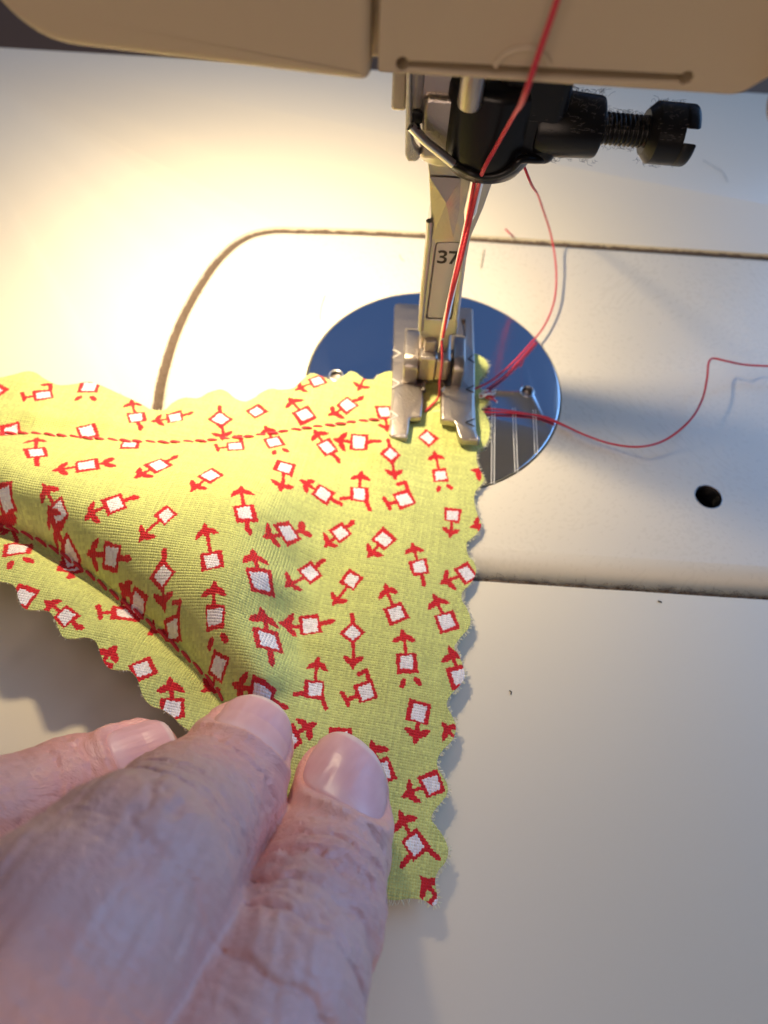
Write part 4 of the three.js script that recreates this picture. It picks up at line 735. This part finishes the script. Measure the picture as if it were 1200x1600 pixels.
// ---------------------------------------------------------------- hand
const hand = thing('person', V(-30, 3, 62), 'bare hand reaching in from lower left, fingertips pressing on the yellow fabric', 'person');
{
  const F = [
    { k: 'index', j: [[-18.8, 10.03, 54.2], [-19.95, 13.06, 58.96], [-21.94, 17.35, 62.54], [-23.17, 25.48, 67.46], [-25.63, 28.66, 71.95], [-30.01, 28.56, 78.17]], r: [4.65, 6.15, 6.8, 7.9, 8.7, 9.2] },
    { k: 'thumb', j: [[-8.83, 8.54, 57.86], [-9.28, 10.57, 63.38], [-10.08, 16.79, 68.63], [-12.09, 22.78, 74.26], [-14.17, 25.74, 79.15]], r: [4.85, 5.6, 6.0, 6.7, 7.4] },
    { k: 'middle', j: [[-30.41, 4.65, 55.5], [-35.98, 7.63, 59.33], [-41.78, 12.58, 63.75], [-45.97, 15.46, 66.76]], r: [4.2, 5.4, 6.1, 6.6] },
  ];
  for (const f of F) f.j = f.j.map((p) => V(...p));
  const eye = V(-6.397, 83.885, 68.070);
  const nailSpec = { index: { back: 3.2, fwd: 3.1, half: 1.1, skew: 0.0, roll: 0.05 }, thumb: { back: 3.9, fwd: 3.7, half: 1.18, skew: -0.42, roll: 0.12 }, middle: { back: 3.9, fwd: 3.0, half: 0.95, skew: 0, roll: -0.35 } };
  for (const f of F) {
    const s = nailSpec[f.k], p0 = f.j[0], p1 = f.j[1];
    f.d = p0.clone().sub(p1).normalize();
    const n = eye.clone().sub(p0).normalize(); n.addScaledVector(f.d, -n.dot(f.d)).normalize().applyAxisAngle(f.d, s.roll);
    f.n = n; f.l = new THREE.Vector3().crossVectors(f.d, n); f.R = f.r[0]; f.s = s; f.c = p0;
    // cumulative length for wrinkle coordinates
    f.acc = [0]; for (let i = 1; i < f.j.length; i++) f.acc.push(f.acc[i - 1] + f.j[i].distanceTo(f.j[i - 1]));
  }
  const smin = (a, b, k) => { const h = Math.max(k - Math.abs(a - b), 0) / k; return Math.min(a, b) - h * h * k * 0.25; };
  // distance to one finger; also how far along it
  let along = 0;
  const finger = (f, x, y, z) => {
    let d = 1e9, best = 1e9;
    for (let i = 0; i < f.j.length - 1; i++) {
      const a = f.j[i], b = f.j[i + 1], bx = b.x - a.x, by = b.y - a.y, bz = b.z - a.z, px = x - a.x, py = y - a.y, pz = z - a.z, L2 = bx * bx + by * by + bz * bz;
      const t = clamp((px * bx + py * by + pz * bz) / L2, 0, 1), dx = px - bx * t, dy = py - by * t, dz = pz - bz * t, q = Math.sqrt(dx * dx + dy * dy + dz * dz) - (f.r[i] + (f.r[i + 1] - f.r[i]) * t);
      if (q < best) { best = q; along = f.acc[i] + t * Math.sqrt(L2); }
      d = smin(d, q, 1.0);
    }
    return d;
  };
  // place on the nail: a along, s across (arc length), e < 0 inside its outline
  const nailAt = (f, x, y, z) => {
    const px = x - f.c.x, py = y - f.c.y, pz = z - f.c.z, a0 = px * f.d.x + py * f.d.y + pz * f.d.z, u = px * f.n.x + py * f.n.y + pz * f.n.z, w = px * f.l.x + py * f.l.y + pz * f.l.z;
    const s0 = Math.atan2(w, u) * f.R, c = Math.cos(f.s.skew), n = Math.sin(f.s.skew), a = a0 * c - s0 * n, s = a0 * n + s0 * c;
    const hl = a < 0 ? f.s.back : f.s.fwd, hw = f.s.half * f.R, v = Math.pow(Math.abs(a / hl), 2.6) + Math.pow(Math.abs(s / hw), 2.8);
    return { a, s, u, e: (Math.pow(v, 1 / 2.7) - 1) * Math.min(hl, hw) };
  };
  const wrinkle = (f, x, y, z, A) => {
    let h = 0.05 * fbm(x * 0.9, y * 0.9, z * 0.9, 3) + 0.12 * fbm(x * 0.16, y * 0.16, z * 0.16, 2);
    const px = x - f.c.x, py = y - f.c.y, pz = z - f.c.z, w = px * f.l.x + py * f.l.y + pz * f.l.z;
    const crease = (c, wid, n, amp) => {                              // a set of creases across the finger round A = c
      const m = Math.exp(-(((A - c) / wid) ** 2)); if (m < 0.02) return 0;
      const q = A + 1.1 * noise(x * 0.28 + 3, y * 0.28, z * 0.28) + 0.5 * noise(x * 0.8, y * 0.8, z * 0.8 + 4) + 0.02 * w * w;
      const g = 1 - Math.abs(Math.sin(q * n)), g2 = 1 - Math.abs(Math.sin(q * n * 1.9 + w * 0.25));
      const g3 = 1 - Math.abs(Math.sin(q * n * 3.3 + 0.9 * noise(x * 0.5, y * 0.5, z * 0.5 + 9)));
      return -m * amp * (Math.pow(g, 5) + 0.4 * Math.pow(g2, 5) + 0.28 * Math.pow(g3, 3));
    };
    if (f.k === 'index') h += crease(7.2, 2.6, 1.7, 0.42) + crease(17, 5.0, 1.0, 0.55);
    if (f.k === 'thumb') h += crease(12.5, 5.0, 1.1, 0.75) + crease(21, 6, 0.9, 0.6);
    if (f.k === 'middle') h += crease(9.5, 3.0, 1.3, 0.42) + crease(16, 4, 1.1, 0.3);
    const fold = (f.k === 'middle' ? 0.10 : 0.16) * sstep(8, 16, A), fn = noise(w * 0.30 + 0.6 * noise(A * 0.12, w * 0.2, 5), A * 0.075, f.R), fn2 = noise(w * 0.7 + 3, A * 0.16 + 0.4 * w * 0.2, f.R * 2);
    h -= fold * (Math.pow(1 - Math.min(Math.abs(fn) * 2.4, 1), 4) + 0.5 * Math.pow(1 - Math.min(Math.abs(fn2) * 2.2, 1), 4));
    // fine lines running along and across the skin
    const ln = noise(A * 2.6, w * 0.5, 3) * 0.09 + noise(A * 0.5, w * 1.9, 8) * 0.09 + noise(A * 4.5, w * 4.5, z * 2) * 0.03;
    return h + ln;
  };
  const sdf = (x, y, z, detail) => {
    let d = 1e9, bestD = 1e9, nextD = 1e9, bf = null, bA = 0;
    for (const f of F) { const q = finger(f, x, y, z); if (q < bestD) { nextD = bestD; bestD = q; bf = f; bA = along; } else nextD = Math.min(nextD, q); d = smin(d, q, 0.5); }
    if (!detail || Math.abs(d) > 1.6) return d;
    const own = sstep(0.1, 1.3, nextD - bestD);                         // relief fades where two fingers press together
    d -= wrinkle(bf, x, y, z, bA) * own;
    if (bA < 6.5 || bestD > -3) {
      const n = nailAt(bf, x, y, z);
      if (n.u > 0 && Math.abs(n.a) < 7) {
        const tipSide = sstep(0.2, 2.6, n.a);
        d += 0.42 * own * sstep(0.05, -0.5, n.e);                            // bed of the nail
        d -= own * (0.42 - 0.34 * tipSide) * Math.exp(-(((n.e - 0.45) / 0.5) ** 2));   // fold of skin round it
        d += 0.10 * (1 - tipSide) * Math.exp(-(((n.e - 1.7) / 0.5) ** 2));
      }
    }
    return d;
  };
  // surface nets on a grid, evaluated only near the surface
  const lo = V(-52, 0.4, 44), hi = V(-1.5, 41, 92), C = 0.27, nx = Math.ceil((hi.x - lo.x) / C), ny = Math.ceil((hi.y - lo.y) / C), nz = Math.ceil((hi.z - lo.z) / C);
  const field = new Float32Array((nx + 1) * (ny + 1) * (nz + 1)).fill(9), ix = (i, j, k) => (k * (ny + 1) + j) * (nx + 1) + i, Bk = 8;
  for (let k0 = 0; k0 <= nz; k0 += Bk) for (let j0 = 0; j0 <= ny; j0 += Bk) for (let i0 = 0; i0 <= nx; i0 += Bk) {
    const d = sdf(lo.x + (i0 + 4) * C, lo.y + (j0 + 4) * C, lo.z + (k0 + 4) * C, false), far = Math.abs(d) > Bk * C * 0.87 + 1.4;
    for (let k = k0; k < Math.min(k0 + Bk, nz + 1); k++) for (let j = j0; j < Math.min(j0 + Bk, ny + 1); j++) for (let i = i0; i < Math.min(i0 + Bk, nx + 1); i++) field[ix(i, j, k)] = far ? d : sdf(lo.x + i * C, lo.y + j * C, lo.z + k * C, true);
  }
  const vid = new Int32Array(field.length).fill(-1), pos = [], idx = [];
  for (let k = 0; k < nz; k++) for (let j = 0; j < ny; j++) for (let i = 0; i < nx; i++) {
    let m = 0, sx = 0, sy = 0, sz = 0, c = 0; const v = [];
    for (let q = 0; q < 8; q++) { const val = field[ix(i + (q & 1), j + ((q >> 1) & 1), k + (q >> 2))]; v.push(val); if (val < 0) m |= 1 << q; }
    if (m === 0 || m === 255) continue;
    for (let a = 0; a < 8; a++) for (let b = 0; b < 3; b++) { const e = a ^ (1 << b); if (e < a || ((m >> a) & 1) === ((m >> e) & 1)) continue; const t = v[a] / (v[a] - v[e]); sx += (a & 1) + t * ((e & 1) - (a & 1)); sy += ((a >> 1) & 1) + t * (((e >> 1) & 1) - ((a >> 1) & 1)); sz += (a >> 2) + t * ((e >> 2) - (a >> 2)); c++; }
    vid[ix(i, j, k)] = pos.length / 3; pos.push(lo.x + (i + sx / c) * C, lo.y + (j + sy / c) * C, lo.z + (k + sz / c) * C);
  }
  for (let k = 1; k < nz; k++) for (let j = 1; j < ny; j++) for (let i = 1; i < nx; i++) {
    const s = field[ix(i, j, k)] < 0;
    for (let ax = 0; ax < 3; ax++) {
      const e = field[ix(i + (ax === 0), j + (ax === 1), k + (ax === 2))] < 0; if (s === e) continue;
      const o = [[[0, 0, 0], [0, -1, 0], [0, -1, -1], [0, 0, -1]], [[0, 0, 0], [0, 0, -1], [-1, 0, -1], [-1, 0, 0]], [[0, 0, 0], [-1, 0, 0], [-1, -1, 0], [0, -1, 0]]][ax].map((t) => vid[ix(i + t[0], j + t[1], k + t[2])]);
      if (o.some((t) => t < 0)) continue;
      if (s) idx.push(o[0], o[1], o[2], o[0], o[2], o[3]); else idx.push(o[0], o[2], o[1], o[0], o[3], o[2]);
    }
  }
  const g = new THREE.BufferGeometry(); g.setAttribute('position', new THREE.Float32BufferAttribute(pos, 3)); g.setIndex(idx); g.computeVertexNormals();
  // skin colour: mottled, redder round the nails and over the joints
  const nv = pos.length / 3, colr = new Float32Array(nv * 3), uv = new Float32Array(nv * 2), cc = [0, 0, 0];
  for (let i = 0; i < nv; i++) {
    const x = pos[i * 3], y = pos[i * 3 + 1], z = pos[i * 3 + 2]; let bd = 1e9, bf = F[0], A = 0;
    for (const f of F) { const q = finger(f, x, y, z); if (q < bd) { bd = q; bf = f; A = along; } }
    const m = fbm(x * 0.35, y * 0.35, z * 0.35, 3), m2 = noise(x * 1.7, y * 1.7, z * 1.7), red = clamp(0.35 * m + 0.5 * Math.exp(-(((A - (bf.k === 'thumb' ? 13 : 8)) / 4) ** 2)) + 0.55 * Math.exp(-((A / 4) ** 2)), 0, 1);
    cc[0] = 0.80 + 0.04 * m2 + 0.04 * red; cc[1] = 0.45 + 0.03 * m2 - 0.08 * red; cc[2] = 0.375 + 0.03 * m2 - 0.065 * red;
    colr.set(cc, i * 3); uv[i * 2] = (x + 0.45 * y) / 12; uv[i * 2 + 1] = (z + 0.45 * y) / 12;
  }
  g.setAttribute('color', new THREE.BufferAttribute(colr, 3)); g.setAttribute('uv', new THREE.BufferAttribute(uv, 2));
  const skinBump = dataTex(512, (i, j) => 0.5 + 0.35 * tileNoise(i, j, 512, 70, 3) + 0.3 * tileNoise(i, j, 512, 30, 9));
  const skin = new THREE.MeshPhysicalMaterial({ name: 'skin', color: col(1, 1, 1), vertexColors: true, roughness: 0.39, bumpMap: skinBump, bumpScale: 0.00012, sheen: 0.3, sheenColor: col(1, 0.6, 0.5), sheenRoughness: 0.5, specularIntensity: 0.9 });
  const body = part('hand', g, skin, hand);
  // nails: curved plates set into their beds
  const nailMat = new THREE.MeshPhysicalMaterial({ name: 'fingernail', color: col(1, 1, 1), vertexColors: true, roughness: 0.38, clearcoat: 0.15, clearcoatRoughness: 0.25 });
  for (const f of F) {
    const NR = 22, NT = 72, p = [], ix2 = [], cl = [], hw = f.s.half * f.R, cs = Math.cos(f.s.skew), sn = Math.sin(f.s.skew);
    const put = (a, s, lift) => {                                       // nail coordinates back to space
      const a0 = a * cs + s * sn, s0 = -a * sn + s * cs, ph = s0 / f.R, bend = 0.045 * Math.max(a0, 0) ** 2 + 0.008 * Math.min(a0, 0) ** 2, R = f.R + lift - bend + Math.max(-a0, 0) * (f.r[1] - f.r[0]) / f.acc[1];
      return f.c.clone().addScaledVector(f.d, a0).addScaledVector(f.n, R * Math.cos(ph)).addScaledVector(f.l, R * Math.sin(ph));
    };
    for (let layer = 0; layer < 2; layer++) for (let r = 0; r <= NR; r++) for (let t = 0; t < NT; t++) {
      const th = t / NT * 2 * Math.PI, q = r / NR, c = Math.cos(th), s = Math.sin(th), k = Math.pow(Math.pow(Math.abs(c), 2.6) + Math.pow(Math.abs(s), 2.8), -1 / 2.7);
      const a = c * k * q * (c < 0 ? f.s.back : f.s.fwd), ss = s * k * q * hw, ridge = 0.05 * noise(ss * 2.6, a * 0.12, f.R) + 0.02 * noise(ss * 6, a * 0.1, 4);
      const lift = layer ? -0.45 : 0.02 + ridge - 0.26 * sstep(0.86, 1, q) * (c < 0.3 ? 1 : 0.4);
      const v = put(a, ss, lift); p.push(v.x, v.y, v.z);
      const tip = sstep(f.s.fwd * 0.74, f.s.fwd * 0.86, a), lun = sstep(-f.s.back * 0.45, -f.s.back * 0.75, a), n = 0.04 * noise(ss * 1.5, a * 0.6, 2);
      cl.push(lerp(lerp(0.76, 0.80, lun * 0.6), 0.80, tip) + n, lerp(lerp(0.42, 0.52, lun * 0.6), 0.58, tip) + n, lerp(lerp(0.42, 0.50, lun * 0.6), 0.53, tip) + n);
    }
    const ly = (NR + 1) * NT;
    for (let l = 0; l < 2; l++) for (let r = 0; r < NR; r++) for (let t = 0; t < NT; t++) { const a = l * ly + r * NT + t, b = l * ly + r * NT + (t + 1) % NT, c = a + NT, e = b + NT; l ? ix2.push(a, b, c, b, e, c) : ix2.push(a, c, b, b, c, e); }
    for (let t = 0; t < NT; t++) { const a = NR * NT + t, b = NR * NT + (t + 1) % NT; ix2.push(a, ly + a, b, b, ly + a, ly + b); }
    const ng = new THREE.BufferGeometry(); ng.setAttribute('position', new THREE.Float32BufferAttribute(p, 3)); ng.setAttribute('color', new THREE.Float32BufferAttribute(cl, 3)); ng.setIndex(ix2); ng.computeVertexNormals();
    part('fingernail', ng, nailMat, body, { index: 'pink nail of the index finger', thumb: 'ridged nail of the thumb', middle: 'nail of the middle finger seen from its side' }[f.k]);
  }
}

// ---------------------------------------------------------------- windows and room lamp, outside the frame
{
  const makeWindow = (at, to, w, h, emit, label) => {
    const o = thing('window', at.clone().divideScalar(U), label, 'window');
    const add = (name, geo, mat) => { const m = new THREE.Mesh(geo, mat); m.name = name; m.castShadow = m.receiveShadow = true; o.add(m); };
    o.lookAt(to);
    add('pane', new THREE.BoxGeometry(w, h, 0.01).translate(0, 0, -0.02), new THREE.MeshStandardMaterial({ name: 'window_glow', color: col(0.1, 0.12, 0.15), emissive: emit, emissiveIntensity: 1 }));
    const f = Math.min(w, h) * 0.05;
    for (const [x, y, a, b] of [[0, h / 2 + f / 2, w + 2 * f, f], [0, -h / 2 - f / 2, w + 2 * f, f], [w / 2 + f / 2, 0, f, h], [-w / 2 - f / 2, 0, f, h]]) add('frame', new THREE.BoxGeometry(a, b, f).translate(x, y, -f / 2 - 0.002), M.mark);
  };
  makeWindow(WINDOW, WINDOW_TO, 0.8, 0.8, col(0.16, 0.26, 0.5), 'square window with pale blue daylight right of the machine');
  makeWindow(BACK, BACK_TO, 2.6, 1.9, col(0.004, 0.011, 0.03), 'wide window with dusk-blue sky behind the machine');
  const c = thing('room_lamp', ROOM.clone().divideScalar(U), 'broad warm room lamp standing before the table, behind the viewer', 'lamp');
  c.lookAt(V(0, 0, 0.03));
  const p = new THREE.Mesh(new THREE.BoxGeometry(0.6, 0.45, 0.03).translate(0, 0, -0.03), new THREE.MeshStandardMaterial({ name: 'lamp_glow', color: col(0.5, 0.45, 0.4), emissive: col(1, 0.8, 0.7), emissiveIntensity: 0.6 })); p.name = 'lamp_panel'; c.add(p);
  const k = thing('ceiling_light', CEIL.clone().divideScalar(U), 'pale square light panel high above the table', 'lamp');
  k.lookAt(V(0, 0, 0.05));
  const kp = new THREE.Mesh(new THREE.BoxGeometry(0.8, 0.8, 0.03).translate(0, 0, -0.03), new THREE.MeshStandardMaterial({ name: 'lamp_glow', color: col(0.5, 0.5, 0.5), emissive: col(0.8, 0.78, 1), emissiveIntensity: 0.3 })); kp.name = 'light_panel'; k.add(kp);
}
scene.traverse((o) => { delete o.userData.base; });
renderer.render(scene, camera);
